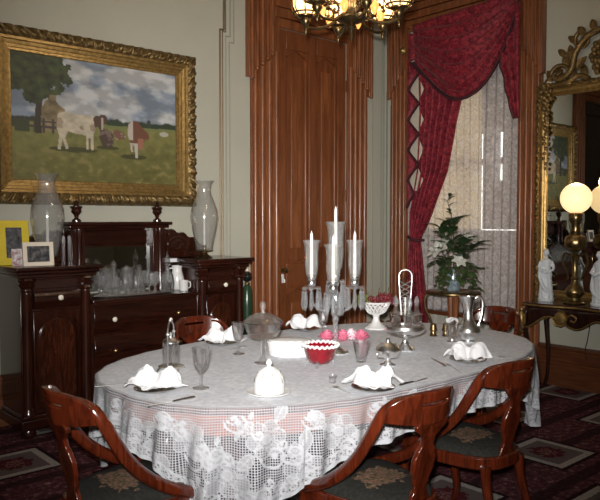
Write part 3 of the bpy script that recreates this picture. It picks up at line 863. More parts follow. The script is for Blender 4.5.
# ------------------------------------------------------------------ things on the table
def shell(outer, th=.002, zin=None):
    # glass wall: outer profile up, inner profile back down
    zin = zin if zin is not None else outer[0][1]+.004
    inner = [(max(.0008, r-th), max(z, zin)) for r, z in outer[::-1] if z >= zin]
    return outer+inner+[(.0008, zin)]
def lobj(prof, name, mat, parent, n=24, rip=None, smooth=50, c=(0,0,0), **k):
    return MB().lathe(prof, n, c, rip=rip, **k).build(name, M[mat], parent, smooth=smooth)
def plate(x, y, label, r=.095, mat='silverdark'):
    p = lobj([(.045,0),(.05,.003),(r*.72,.006),(r,.018),(r,.021),(r*.72,.010),(.03,.007)], 'side_plate', mat, None, 36)
    p.location = (x, y, TZ); tag(p, label, 'plate', 'side plates under the napkins'); return p
def napkin(x, y, rz, label, seed, s=1.0):
    rg = random.Random(seed); ph = [rg.random()*6 for _ in range(6)]
    def fn(u, v):
        a = 2*PI*u; r = v
        # two puffed wings standing either side of a saddle, frilled skirt around them
        R = (.100+.016*sin(3*a+ph[0])+.014*sin(5*a+ph[1])+.010*sin(9*a+ph[2]))
        X = R*r*cos(a)*1.15; Y = R*r*sin(a)*.80
        def peak(px, py, sx, sy, h): return h*max(0, 1-(((X-px)/sx)**2+((Y-py)/sy)**2)**.8)
        z = peak(-.042,.01,.052,.050,.086)+peak(.045,-.006,.055,.047,.082)+peak(.0,.028,.04,.04,.03)+peak(.085,.02,.04,.05,.035)+peak(-.09,-.02,.04,.05,.03)
        z += .006*sin(7*a+ph[3]+9*r)*r+.004*sin(13*a+ph[4])*r
        z += .016*r*r
        return (X*s, Y*s, max(.002, z*s+.003))
    o = MB().grid(fn, 72, 22, cu=True).build('napkin', M['napkin'], None, smooth=40, solid=.003, offset=1)
    o.location = (x, y, TZ+.017); o.rotation_euler = (0,0,rz)
    return tag(o, label, 'napkin', 'folded napkins on side plates')
VA = math.radians(48.3-90)         # across the view
spots = [(1.508,2.626,'front left place by the pickle castor',-.5),
         (2.362,3.345,'far left place by the arched chair crest',-.35),
         (3.074,3.406,'far place, behind the candelabrum',-.5),
         (3.027,2.095,'right place in front of the pitcher',-.6),
         (2.218,2.018,'near place above the bottom centre chair',-.5)]
for k, (x, y, w, a) in enumerate(spots):
    plate(x, y, 'small silver plate under the napkin at the '+w)
    napkin(x, y, a-.25, 'white napkin puffed into two peaks at the '+w, 11+k, 1.0 if k != 2 else 1.05)

# cutlery
def knife():
    t = thing('table_knife', 'silver table knife', 'knife', (0,0,0))
    b = MB(); n = 12
    b.prism([(0,-.008),(.09,-.009),(.115,-.004),(.118,.004),(.0,.007)], 2, .001, .003); b.build('blade', M['steel'], t, smooth=0)
    b = MB().tube([(-.10,0,.006),(-.09,0,.006),(-.04,0,.0055),(0,0,.004)], [.006,.0075,.006,.005], 10, flat=.8); b.build('handle', M['silverdark'], t); return t
def fork():
    t = thing('table_fork', 'silver table fork', 'fork', (0,0,0))
    b = MB().tube([(-.095,0,.003),(-.08,0,.003),(-.01,0,.006),(.03,0,.008)], [.008,.007,.0035,.003], 8, flat=.4, up=(0,0,1)); b.build('handle', M['steel'], t)
    b = MB()
    for k in range(4):
        yy = -.0095+.0063*k
        b.tube(catmull([(.03,yy*.3,.008),(.045,yy,.009),(.07,yy,.005),(.092,yy,.009)], 3), .0017, 6)
    b.build('tines', M['steel'], t); return t
def spoon():
    t = thing('teaspoon', 'silver teaspoon', 'spoon', (0,0,0))
    b = MB().tube([(-.07,0,.003),(-.055,0,.003),(0,0,.006),(.018,0,.005)], [.006,.005,.003,.004], 8, flat=.45, up=(0,0,1)); b.build('handle', M['steel'], t)
    b = MB().grid(lambda u, v: (.036+.022*v*cos(2*PI*u), .014*v*sin(2*PI*u), .0015+.006*v*v), 20, 5, cu=True); b.build('bowl', M['steel'], t, solid=.0012, offset=1); return t
def put(t, a, b, label, group):
    t.location = ((a[0]+b[0])/2, (a[1]+b[1])/2, TZ); t.rotation_euler = (0,0,math.atan2(b[1]-a[1], b[0]-a[0])); t['label'] = label; t['group'] = group; return t
kn = put(knife(), (1.565,2.417), (1.37,2.428), 'silver table knife lying toward the viewer from the front left napkin', 'table knives')
k2 = put(dup(kn, (0,0,0)), (2.853,2.117), (2.935,2.24), 'table knife beside the right napkin, nearest the silver caster stand', 'table knives')
k3 = put(dup(kn, (0,0,0)), (2.39,1.99), (2.53,2.00), 'table knife to the right of the near napkin, by the chair crest', 'table knives')
fk = put(fork(), (1.385,2.85), (1.47,2.80), 'silver fork just left of the front left napkin', 'table forks')
f2 = put(dup(fk, (0,0,0)), (2.80,1.985), (2.88,2.12), 'silver fork in front of the right napkin', 'table forks')
sp = put(spoon(), (2.10,2.05), (2.125,2.17), 'silver teaspoon beside the tiny salt glass', 'teaspoons')
s2 = put(dup(sp, (0,0,0)), (3.20,2.10), (3.25,2.03), 'silver teaspoon at the right tip of the right napkin', 'teaspoons')
s3 = put(dup(sp, (0,0,0)), (2.33,3.19), (2.42,3.20), 'silver teaspoon in front of the far left napkin', 'teaspoons')

# goblets
def goblet(name, label, x, y, h, rb, group='glass goblets on the table'):
    t = thing(name, label, 'goblet', (x, y, TZ), 0, group)
    flute = lambda a, k, z: 1+.035*abs(sin(5*a))
    lobj([(.004,0),(.036,0),(.037,.003),(.020,.007),(.007,.014),(.0065,.06),(.011,.068),(.006,.072),(.004,.075)], 'foot_and_stem', 'cutglass', t, 24)
    o = [(.008,.072),(.018,.078),(rb*.72,.098),(rb*.86,.13),(rb*.95,.16),(rb,h)]
    lobj(shell(o, .0022, .078), 'bowl', 'cutglass', t, 12, smooth=15); return t
goblet('goblet', 'tall clear goblet standing alone at the front left, right of the pickle castor', 1.682, 2.543, .180, .040)
goblet('goblet', 'clear goblet between the far left napkin and the covered compote', 2.267, 3.06, .176, .036)
goblet('goblet', 'clear goblet half hidden behind the left arm of the candelabrum', 2.999, 3.154, .17, .04)
t = thing('tumbler', 'fluted clear tumbler between the ruby bowl and the silver butter dish', 'glass', (2.614,2.463,TZ))
lobj(shell([(.024,0),(.027,.002),(.024,.010),(.030,.03),(.040,.075),(.046,.108)], .0025, .012), 'glass_body', 'cutglass', t, 12, smooth=15)
t = thing('salt_glass', 'tiny clear salt glass beside the teaspoon, in front of the ruby bowl', 'glass', (2.186,2.235,TZ))
lobj(shell([(.016,0),(.018,.002),(.015,.006),(.017,.02),(.021,.036)], .003, .012), 'glass_body', 'cutglass', t, 12)
t = thing('water_goblet', 'silver-footed clear goblet holding a white napkin, left of the pitcher', 'goblet', (3.456,2.507,TZ))
lobj([(.004,0),(.030,0),(.031,.004),(.012,.010),(.010,.02)], 'foot', 'silver', t)
lobj(shell([(.010,.018),(.028,.026),(.038,.06),(.041,.115),(.044,.122)], .002, .026), 'bowl', 'cutglass', t, 28)
o = MB().grid(lambda u, v: (.038*v*cos(2*PI*u), .038*v*sin(2*PI*u), .150-.022*v+.012*sin(6*PI*u+2)*v), 30, 8, cu=True).build('napkin', M['napkin'], None, smooth=60, solid=.003)
o.location = (3.456,2.507,TZ); tag(o, 'small white napkin crumpled in the silver-footed goblet', 'napkin')

# pickle castor: silver frame, jar inside it
t = thing('pickle_castor', 'silver pickle castor frame with tall bail handle at the left of the table', 'castor', (1.777,2.949,TZ), .75)
lobj([(.004,.016),(.048,.016),(.060,.018),(.062,.022),(.050,.026),(.02,.027)], 'base_plate', 'silver', t, 32)
for k in range(4):
    a = PI/4+k*PI/2
    MB().tube(catmull([(.045*cos(a),.045*sin(a),.018),(.062*cos(a),.062*sin(a),.014),(.072*cos(a),.072*sin(a),.0)], 4), [.006+.002*(i % 2) for i in range(9)], 8).build('foot', M['silver'], t)
pth = catmull([(.054,0,.022),(.056,0,.10),(.055,0,.17),(.045,0,.215),(.02,0,.238),(0,0,.243),(-.02,0,.238),(-.045,0,.215),(-.055,0,.17),(-.056,0,.10),(-.054,0,.022)], 5)
b = MB().tube(pth, .0042, 8)
for s in (-1, 1): b.sphere((s*.052,0,.185), .010, 10, 6); b.sphere((s*.012,0,.246), .008, 8, 6)
b.sphere((0,0,.252), .009, 10, 6); b.build('bail_handle', M['silver'], t)
b = MB().tube(catmull([(.058,0,.13),(.070,.006,.10),(.074,.008,.06),(.070,.004,.035)], 4), .0028, 6); b.build('tongs', M['silver'], t)
t = thing('pickle_jar', 'clear cut-glass jar with silver lid inside the pickle castor frame', 'jar', (1.777,2.949,TZ+.0285))
lobj(shell([(.036,0),(.040,.004),(.040,.095),(.036,.105)], .003, .006), 'jar_body', 'cutglass', t, 12, smooth=15)
lobj([(.037,.105),(.041,.108),(.038,.118),(.024,.130),(.008,.136),(.006,.146),(.010,.153),(.003,.160)], 'lid', 'silver', t, 28)

# covered glass compote
t = thing('covered_compote', 'clear glass covered compote with tall finial, left of centre', 'compote', (2.219,2.78,TZ))
lobj([(.004,0),(.044,0),(.046,.004),(.028,.012),(.013,.03),(.011,.06),(.016,.075),(.011,.09),(.013,.125),(.02,.135)], 'stem', 'cutglass', t)
lobj(shell([(.018,.132),(.07,.140),(.088,.165),(.102,.205),(.105,.212)], .003, .145), 'bowl', 'cutglass', t, 16, smooth=15)
lobj([(.106,.212),(.106,.216),(.075,.240),(.040,.256),(.014,.262),(.012,.256),(.038,.250),(.073,.234),(.102,.212)], 'lid', 'cutglass', t, 16, smooth=15)
lobj([(.010,.260),(.008,.268),(.016,.285),(.018,.300),(.012,.314),(.003,.318)], 'finial', 'etched', t, 8)

# white oval dish
t = thing('serving_dish', 'deep white oval china dish between the glass compote and the ruby bowl', 'dish', (2.46,2.84,TZ), VA)
b = MB()
pr = [(.86,0),(.90,.003),(.95,.04),(1.0,.072),(1.02,.078),(1.0,.082),(.94,.079),(.90,.055),(.2,.050)]
b.lathe([(r*.115, z) for r, z in pr], 48, sx=1.12, sy=.72); b.build('dish_body', M['china'], t)
b = MB().lathe([(.103,.078),(.10,.086),(.07,.093),(.02,.096)], 40, sx=1.12, sy=.70); b.build('lid', M['china'], t)

# ruby bowl with white crimped rim on clear feet
m, tt, bb = newmat('ruby_glass'); bb.inputs['Base Color'].default_value = (.2,.004,.01,1); bb.inputs['Roughness'].default_value = .07
bb.inputs['Coat Weight'].default_value = .6; tt.links.new(ramp(tt, noise_n(tt, coords(tt), 30), [(.3,(.11,.001,.005)),(.7,(.24,.004,.012))]), bb.inputs['Base Color']); M['ruby'] = m
t = thing('ruby_bowl', 'ruby red glass bowl with white crimped rim on clear feet, centre of the table', 'bowl', (2.39,2.535,TZ))
quilt = lambda a, k, z: 1+.02*sin(9*a+z*120)
lobj([(.03,.016),(.052,.020),(.068,.045),(.080,.085),(.088,.105),(.082,.105),(.064,.05),(.02,.03)], 'bowl', 'ruby', t, 60, quilt)
b = MB(); n = 160
b.tube([((.089+.005*sin(2*PI*k/n*22+1))*cos(2*PI*k/n), (.089+.005*sin(2*PI*k/n*22+1))*sin(2*PI*k/n), .108+.005*sin(2*PI*k/n*22)) for k in range(n+1)], .0065, 8, cap=False)
b.build('crimped_rim', M['china'], t)
for k in range(4):
    a = .6+k*PI/2
    MB().tube(catmull([(.056*cos(a),.056*sin(a),.034),(.068*cos(a),.068*sin(a),.018),(.074*cos(a),.074*sin(a),.0)], 4), lambda u: .008-.002*u, 8).build('foot', M['crystal'], t)

# domed butter cover on plate
t = thing('cheese_dome', 'white ribbed china dome cover on a scalloped plate at the front of the table', 'cover', (1.838,2.263,TZ))
lobj([(.05,0),(.055,.003),(.088,.008),(.094,.013),(.092,.015),(.07,.009),(.02,.008)], 'plate', 'china', t, 60, lambda a, k, z: 1+.02*sin(14*a)*k)
rb = lambda a, k, z: 1+.05*abs(cos(4*a))*min(1, k*2)
lobj([(.064,.010),(.065,.014),(.064,.05),(.058,.078),(.042,.102),(.022,.116),(.012,.120)], 'dome', 'china', t, 64, rb)
lobj([(.012,.118),(.008,.124),(.014,.134),(.011,.144),(.003,.152)], 'finial', 'china', t, 12)
b = MB()
for k in range(8):
    a = k*PI/4+.39
    b.tube([(.0655*cos(a),.0655*sin(a),.055),(.060*cos(a),.060*sin(a),.076),(.046*cos(a),.046*sin(a),.099)], .0018, 6)
b.build('dark_ribs', M['silverdark'], t)

# covered silver butter dish
t = thing('butter_dish', 'round silver covered dish on a foot, behind the near napkin', 'butter dish', (2.661,2.321,TZ))
lobj([(.004,0),(.040,0),(.042,.004),(.022,.012),(.014,.024),(.018,.036)], 'foot', 'silver', t)
lobj([(.016,.034),(.050,.044),(.058,.060),(.060,.074),(.056,.075),(.01,.075)], 'dish', 'silver', t, 32)
lobj([(.061,.075),(.064,.078),(.058,.092),(.036,.112),(.012,.119),(.007,.124),(.012,.132),(.008,.139),(.003,.142)], 'lid', 'silver', t, 32)
for s in (-1, 1):
    MB().tube(catmull([(s*.056,0,.062),(s*.078,0,.075),(s*.082,0,.055),(s*.06,0,.048)], 4), .0035, 8).build('handle', M['silver'], t)

# caster stand with cruets
CX, CY = 3.043, 2.528
t = thing('cruet_stand', 'silver revolving cruet stand with tall pierced handle, right of centre', 'cruet stand', (CX,CY,TZ))
lobj([(.004,0),(.055,0),(.058,.006),(.050,.012),(.030,.03),(.018,.045),(.016,.06),(.022,.075)], 'foot', 'silver', t, 32)
lobj([(.02,.074),(.045,.082),(.085,.095),(.108,.108),(.114,.125),(.108,.142),(.098,.138),(.096,.128),(.02,.126)], 'tray', 'silver', t, 48)
lobj([(.008,.126),(.008,.30)], 'post', 'silver', t, 10)
# pierced handle: open loop at the head, lattice shank below
b = MB(); ax = Vector((cos(VA), sin(VA), 0))
hp = catmull([ax*-.022+Vector((0,0,.20)), ax*-.030+Vector((0,0,.30)), ax*-.036+Vector((0,0,.40)), ax*-.030+Vector((0,0,.440)), Vector((0,0,.455)), ax*.030+Vector((0,0,.440)), ax*.036+Vector((0,0,.40)), ax*.030+Vector((0,0,.30)), ax*.022+Vector((0,0,.20))], 6)
b.tube(hp, .0055, 8)
for k in range(6):
    z0 = .22+.028*k
    b.tube([ax*-.026+Vector((0,0,z0)), ax*.030+Vector((0,0,z0+.03))], .0042, 6); b.tube([ax*.026+Vector((0,0,z0)), ax*-.030+Vector((0,0,z0+.03))], .0042, 6)
b.build('pierced_handle', M['silver'], t)
b = MB()
for k in range(5):
    a = 2*PI*k/5+.45; n = 20
    b.tube([(.064*cos(a)+.031*cos(2*PI*i/n), .064*sin(a)+.031*sin(2*PI*i/n), .205) for i in range(n+1)], .0025, 6, cap=False)
    b.tube([(.033*cos(a),.033*sin(a),.205),(.006*cos(a),.006*sin(a),.205)], .002, 6)
b.build('bottle_rings', M['silver'], t)
order = ['first', 'second']
for k in range(5):
    a = 2*PI*k/5+.45
    q = thing('cruet_bottle', 'cut-glass cruet bottle with pointed stopper held in the ring of the silver cruet stand', 'bottle', (CX+.064*cos(a), CY+.064*sin(a), TZ+.1285), 0, 'cruet bottles in the silver stand')
    lobj(shell([(.024,0),(.027,.003),(.028,.06),(.022,.085),(.011,.105),(.010,.122),(.015,.13)], .002, .004), 'bottle_body', 'cutglass', q, 10, smooth=20)
    lobj([(.009,.12),(.009,.133),(.016,.142),(.012,.16),(.003,.178)], 'stopper', 'crystal', q, 8)

# pierced white basket on a foot, heaped with grapes
FX, FY = 3.489, 3.151
t = thing('fruit_basket', 'white pierced china basket on a flared foot, heaped with grapes', 'basket', (FX,FY,TZ))
lobj([(.06,0),(.075,.002),(.076,.012),(.058,.022),(.030,.045),(.020,.07),(.022,.09),(.04,.105)], 'foot', 'china', t, 40, lambda a, k, z: 1+.025*sin(10*a))
b = MB(); n = 18
for k in range(n):
    for s in (1, -1):
        pth = []
        for i in range(7):
            u = i/6; a = 2*PI*(k+s*u*1.6)/n; r = .045+.050*u**.7; pth.append((r*cos(a), r*sin(a), .105+.075*u))
        b.tube(pth, .0042, 6)
b.build('pierced_side', M['china'], t)
lobj([(.04,.100),(.048,.102),(.05,.108),(.03,.112),(.01,.112)], 'basket_floor', 'china', t, 30)
b = MB(); b.tube([(.097*cos(2*PI*k/60)*(1+.03*sin(2*PI*k/60*12)), .097*sin(2*PI*k/60)*(1+.03*sin(2*PI*k/60*12)), .181) for k in range(61)], .0065, 8, cap=False); b.build('scalloped_rim', M['china'], t)
M['grape'] = plain('red_grape_skin', (.13,.018,.022), .25, nz=.5, nscale=40); M['ggrape'] = plain('green_grape_skin', (.17,.19,.04), .25, nz=.4, nscale=40)
rg = random.Random(5)
for q, (ox, oy, mt, lab, nn) in enumerate(((.0,-.015,'grape','bunch of red grapes heaped in the middle of the white basket',60),(-.055,.055,'ggrape','bunch of yellow-green grapes at the left of the white basket',34),(.055,-.05,'grape','bunch of red grapes hanging over the right of the white basket',30))):
    o = thing('grape_bunch', lab, 'grapes', (FX+ox, FY+oy, TZ+.155), 0, 'grape bunches in the white basket')
    b = MB()
    for i in range(nn):
        a = rg.random()*2*PI; r = math.sqrt(rg.random())*(.065 if q == 0 else .048)
        b.sphere((r*cos(a), r*sin(a), rg.random()*.055+.035*(1-r/.065)+(0 if r < .03 else .004)), .0125, 10, 7)
    b.build('berries', M[mt], o)
    MB().tube(catmull([(0,0,.04),(.01,.0,.10),(.025,.008,.122)], 4), .003, 6).build('stalk', plain('grape_stalk', (.10,.075,.03), .7), o)

# pink and white blossoms
M['pink'] = plain('pink_petal', (.68,.17,.27), .5, nz=.25, nscale=30); M['palepink'] = plain('pale_pink_petal', (.80,.60,.65), .5, nz=.15, nscale=30)
for (x, y, mt, lab) in ((2.905,3.02,'pink','pink rose blossom lying left of the candelabrum stem'),(2.985,2.965,'pink','pink rose blossom lying just right of the candelabrum stem'),(3.045,2.955,'palepink','pale pink blossom lying between the two pink blossoms right of the stem'),(3.065,2.89,'pink','pink rose blossom lying farthest right behind the tumbler')):
    o = thing('rose_blossom', lab, 'flower', (x, y, TZ), rg.random()*3, 'rose blossoms behind the ruby bowl'); o.scale = (1.3,)*3
    b = MB()
    for ring, (rr, zz, pn, tilt) in enumerate(((.036,.006,6,.9),(.030,.016,5,.55),(.020,.028,5,.3),(.010,.036,4,.1))):
        for k in range(pn):
            a = 2*PI*k/pn+ring*.5
            def fn(u, v, a=a, rr=rr, zz=zz, tilt=tilt):
                s = (u-.5)*1.5; r = rr*(.25+.75*v**.6)+.006*v*tilt; w = s*(.55+.75*sin(PI*min(1, v*.8+.1)))
                return (r*cos(a+w), r*sin(a+w), zz*.3+.045*v*(1-.55*tilt*v)+.002*sin(8*u))
            b.grid(fn, 8, 6)
    b.build('petals', M[mt], o, smooth=60, solid=.0012)
    MB().lathe([(.004,0),(.012,.001),(.014,.006),(.006,.014)], 10).build('calyx', plain('sepal_green', (.06,.11,.03), .6), o)

# silver pitcher
t = thing('silver_pitcher', 'bulbous silver pitcher with tall neck behind the right napkin', 'pitcher', (3.528,2.443,TZ), VA)
def spout(a, k, z): return 1+(.45*max(0, cos(a-PI))**6*((z-.19)/.09)**1.5 if z > .19 else 0)
lobj([(.004,0),(.040,0),(.042,.006),(.036,.012),(.062,.035),(.072,.062),(.066,.090),(.044,.118),(.030,.145),(.027,.185),(.031,.225),(.040,.262),(.043,.278),(.038,.276),(.028,.23),(.023,.18),(.01,.15)], 'body', 'silver', t, 36, spout)
MB().tube(catmull([(.036,0,.258),(.062,0,.276),(.085,0,.245),(.082,0,.175),(.068,0,.12),(.058,0,.095)], 6), lambda u: .008-.003*abs(u-.5), 10).build('handle', M['silver'], t)
# brass shakers
for k, (x, y, lab) in enumerate(((3.545,2.715,'left of the two squat brass shakers by the flower stand leg'),(3.600,2.660,'right of the two squat brass shakers by the flower stand leg'))):
    t = thing('salt_shaker', lab, 'shaker', (x, y, TZ), 0, 'brass shakers')
    lobj([(.004,0),(.024,0),(.025,.004),(.019,.009),(.019,.032),(.024,.036),(.024,.042)], 'body', 'brass', t, 24)
    lobj([(.024,.042),(.022,.052),(.019,.060),(.020,.072),(.014,.080),(.003,.083)], 'cap', 'brass', t, 24)

# candelabrum
KX, KY = 2.688, 2.727
t = thing('candelabrum', 'tall crystal and silver candelabrum with four glass hurricane shades and hanging prisms', 'candelabrum', (KX,KY,TZ))
lobj([(.004,0),(.070,0),(.074,.006),(.068,.014),(.040,.024),(.022,.04),(.015,.06)], 'foot', 'silver', t, 8)
lobj([(.014,.058),(.012,.09),(.018,.105),(.012,.12),(.013,.17),(.020,.185),(.013,.20),(.014,.22),(.024,.235),(.010,.25)], 'stem', 'crystal', t, 16)
lobj([(.010,.245),(.030,.256),(.034,.268),(.020,.28),(.014,.30),(.014,.37),(.022,.385),(.012,.40)], 'hub', 'silver', t, 20)
tops = []
vdir = math.radians(48.3)
for k, (ang, rad) in enumerate(((vdir+PI/2+.18,.135),(vdir-PI/2-.02,.085+.02),(vdir+PI-.16,.115))):
    ex, ey = rad*cos(ang), rad*sin(ang)
    ez = .365 if k < 2 else .345
    pth = catmull([(.02*cos(ang),.02*sin(ang),.262),(ex*.45,ey*.45,.235),(ex*.85,ey*.85,.26),(ex,ey,.31),(ex,ey,ez-.01)], 6)
    MB().tube(pth, .0065, 10).build('arm', M['crystal'], t); tops.append((ex, ey, ez, .052, .205, 'etched'))
tops.append((0,0,.40,.060,.27,'etched'))
labs = ['white candle in the left shade of the candelabrum','white candle in the right shade of the candelabrum','white candle in the front shade of the candelabrum','white candle in the tall middle shade of the candelabrum, highest of the four']
npz = 0
for k, (ex, ey, ez, rs, hs, mt) in enumerate(tops):
    lobj([(.008,ez-.015),(.018,ez-.008),(.044,ez-.004),(.050,ez+.004),(.046,ez+.006),(.02,ez+.003)], 'drip_pan', 'crystal', t, 24, lambda a, k_, z: 1+.04*sin(10*a), c=(ex,ey,0))
    lobj([(.012,ez+.003),(.022,ez+.012),(.026,ez+.030),(.018,ez+.042),(.026,ez+.052),(.024,ez+.060),(.012,ez+.060)], 'socket', 'silver', t, 20, c=(ex,ey,0))
    rip = lambda a, kk, z: 1+.03*sin(12*a)*max(0, kk-.4) if kk < .55 else 1
    h0 = ez+.055
    o = [(.024,h0),(rs*.62,h0+.02),(rs*.74,h0+hs*.35),(rs*.70,h0+hs*.65),(rs*.80,h0+hs*.9),(rs*.98,h0+hs)]
    lobj(shell(o, .002, h0+.004), 'glass_shade', mt, t, 36, lambda a, kk, z, h0=h0, hs=hs: 1+(.05*abs(sin(6*a)) if z > h0+hs*.97 else 0), c=(ex,ey,0))
    npr = 8
    for i in range(npr):
        a = 2*PI*i/npr; px, py = ex+.047*cos(a), ey+.047*sin(a)
        b = MB().lathe([(.0008,0),(.006,-.006),(.005,-.014),(.0008,-.016)], 6, (px,py,ez))
        Lp = .125 if k < 3 else .135
        b.lathe([(.0008,-.017),(.0085,-.028),(.0125,-Lp+.022),(.0008,-Lp)], 6, (px,py,ez), rip=None)
        b.build('prism', M['crystal'], t, smooth=0)
    ch_ = .245 if k < 3 else .345
    cd = MB().lathe([(.0095,0),(.0105,.004),(.0095,ch_*.6),(.0075,ch_-.012),(.003,ch_-.003),(.001,ch_+.006)], 14).build('candle', M['wax'], None)
    cd.location = (KX+ex, KY+ey, TZ+ez+.0605); tag(cd, labs[k], 'candle', 'candles in the candelabrum')
# ------------------------------------------------------------------ things on the sideboard
ZS = 1.1775
def hurricane(x, y, label, lc):
    t = thing('hurricane_lamp', label, 'hurricane lamp', (x, y, ZS), 0, 'hurricane lamps on the sideboard')
    lobj([(.004,0),(.062,0),(.065,.006),(.05,.014),(.028,.03),(.024,.045),(.05,.052),(.074,.054),(.076,.060),(.03,.062)], 'base', 'brass', t, 30)
    lobj([(.012,.060),(.020,.066),(.016,.10),(.020,.105),(.012,.105)], 'socket', 'brass', t, 16)
    o = [(.066,.062),(.070,.075),(.082,.14),(.104,.24),(.118,.33),(.112,.40),(.085,.475),(.060,.53),(.055,.57),(.062,.615),(.085,.648)]
    lobj(shell([(r, z) for r, z in o], .0025, .064), 'glass_shade', 'etched', t, 48)
    c = MB().lathe([(.010,0),(.011,.01),(.010,.26),(.004,.272),(.001,.28)], 12).build('candle', M['wax'], None); c.location = (x, y, ZS+.106)
    tag(c, lc, 'candle', 'candles in the sideboard hurricane lamps')
hurricane(1.965, 4.93, 'tall clear hurricane shade on the left end of the sideboard, over the cream photo frame', 'slim candle inside the left hurricane shade')
hurricane(3.305, 4.93, 'tall clear hurricane shade on the right end of the sideboard, beside the wall moulding', 'slim candle inside the right hurricane shade')
# photographs and cards
def leaning(name, label, cat, x, y, z, w, h, rz, tilt, parts):
    t = thing(name, label, cat, (x, y, z)); t.rotation_euler = (-tilt, 0, rz)
    for (nm, a, b_, c, d, dep, mt) in parts:
        MB().box(a, b_, -dep[1], -dep[0], c, d).build(nm, mt, t, smooth=0, bevel=.0015)
    return t
def photo_mat(name, stops, sc=24):
    m, t, b = newmat(name); f = noise_n(t, coords(t), sc, 4, .65); t.links.new(ramp(t, f, stops), b.inputs['Base Color']); b.inputs['Roughness'].default_value = .3; return m
dk = photo_mat('dim_photo', [(.35,(.012,.013,.015)),(.5,(.05,.05,.055)),(.62,(.16,.15,.15))])
dk2 = photo_mat('dim_print', [(.35,(.015,.014,.016)),(.55,(.09,.09,.10)),(.7,(.20,.17,.15))])
cream = plain('cream_frame', (.66,.58,.47), .5, nz=.04); yel = plain('yellow_card', (.62,.47,.02), .55, nz=.06)
wd, hh = .205, .165
leaning('photo_frame', 'small cream-framed dim photograph at the front left corner of the sideboard top', 'photo frame', 1.835, 4.765, ZS+.001, wd, hh, -.10, .14,
        [('frame',-wd/2,wd/2,0,.028,(-.012,.012),cream),('frame',-wd/2,wd/2,hh-.028,hh,(-.012,.012),cream),('frame',-wd/2,-wd/2+.028,.028,hh-.028,(-.012,.012),cream),('frame',wd/2-.028,wd/2,.028,hh-.028,(-.012,.012),cream),('photograph',-wd/2+.026,wd/2-.026,.026,hh-.026,(-.006,.004),dk)])
leaning('yellow_picture', 'bright yellow mounted picture leaning behind the cards at the far left of the sideboard', 'picture', 1.755, 4.99, ZS+.001, .2, .3, -.05, .12,
        [('mount',-.115,.105,0,.315,(-.008,.004),yel),('print',-.055,.055,.05,.265,(.002,.006),dk2)])
leaning('postcard', 'small red and white card standing before the yellow picture', 'card', 1.742, 4.86, ZS+.001, .1, .14, -.1, .2,
        [('card',-.05,.05,0,.12,(-.002,.001),photo_mat('red_card',[(.35,(.30,.04,.05)),(.5,(.5,.42,.42)),(.6,(.7,.7,.72))],30))])
leaning('postcard', 'small grey card standing between the yellow picture and the cream frame', 'card', 1.835, 4.88, ZS+.001, .1, .14, .1, .22,
        [('card',-.045,.045,0,.115,(-.002,.001),photo_mat('grey_card',[(.35,(.10,.11,.13)),(.6,(.55,.56,.60))],30))])
# glassware crowd on the centre shelf
ZG = .9175
tr = lobj([(.02,0),(1,0),(1.03,.012),(1.02,.014),(.98,.004),(.02,.003)], 'mirrored_tray', 'silver', None, 48)
for v in tr.data.vertices: v.co.x *= .33; v.co.y *= .125
tr.location = (2.60, 4.865, ZG); tag(tr, 'long oval silver tray under the glassware on the sideboard shelf', 'tray')
ZG2 = ZG+.0045
GK = 'glassware crowded on the sideboard tray'
def sg(kind, x, y, s=1.0):
    if kind == 'goblet':
        t = thing('cut_glass_goblet', 'small cut-glass goblet in the crowd on the sideboard tray', 'goblet', (x, y, ZG2), 0, GK)
        lobj([(.003,0),(.030*s,0),(.031*s,.003),(.010,.010),(.006,.05*s),(.010,.058*s)], 'stem', 'sparkle', t, 16)
        lobj(shell([(.009,.056*s),(.030*s,.078*s),(.034*s,.125*s),(.036*s,.145*s)], .002, .062*s), 'bowl', 'sparkle', t, 10, smooth=15)
    elif kind == 'decanter':
        t = thing('glass_decanter', 'cut-glass decanter with stopper in the crowd on the sideboard tray', 'decanter', (x, y, ZG2), 0, GK+', decanters')
        lobj(shell([(.038*s,0),(.044*s,.004),(.046*s,.06*s),(.032*s,.10*s),(.013*s,.125*s),(.012*s,.165*s),(.020*s,.175*s)], .003, .006), 'body', 'sparkle', t, 10, smooth=15)
        lobj([(.009*s,.165*s),(.010*s,.178*s),(.020*s,.19*s),(.018*s,.212*s),(.003,.228*s)], 'stopper', 'sparkle', t, 8)
    else:
        t = thing('glass_jug', 'clear glass jug with handle in the crowd on the sideboard tray', 'jug', (x, y, ZG2), 0, GK+', jugs')
        lobj(shell([(.036*s,0),(.042*s,.004),(.048*s,.07*s),(.036*s,.13*s),(.034*s,.16*s),(.046*s,.195*s)], .003, .006), 'body', 'sparkle', t, 10, smooth=15)
        MB().tube(catmull([(.036*s,0,.165*s),(.075*s,0,.16*s),(.075*s,0,.09*s),(.046*s,0,.06*s)], 5), .005, 8).build('handle', M['sparkle'], t)
for k, (kd, x, y, s) in enumerate((('goblet',2.33,4.84,1.1),('jug',2.40,4.90,1.05),('goblet',2.43,4.81,1.0),('decanter',2.48,4.94,1.15),('goblet',2.52,4.80,1.1),('decanter',2.55,4.87,1.0),('jug',2.60,4.95,1.05),('goblet',2.61,4.80,1.0),('decanter',2.66,4.87,1.0),('goblet',2.70,4.79,1.1),('goblet',2.73,4.93,1.2),('goblet',2.77,4.83,1.0),('goblet',2.36,4.95,1.15),('goblet',2.82,4.91,1.1))): sg(kd, x, y, s)
t = thing('tall_decanter', 'tall slim cut-glass decanter with spire stopper at the right of the sideboard glassware', 'decanter', (2.885,4.83,ZG2))
lobj(shell([(.045,0),(.052,.005),(.056,.08),(.045,.14),(.020,.17),(.016,.21),(.026,.222)], .003, .006), 'body', 'sparkle', t, 10, smooth=15)
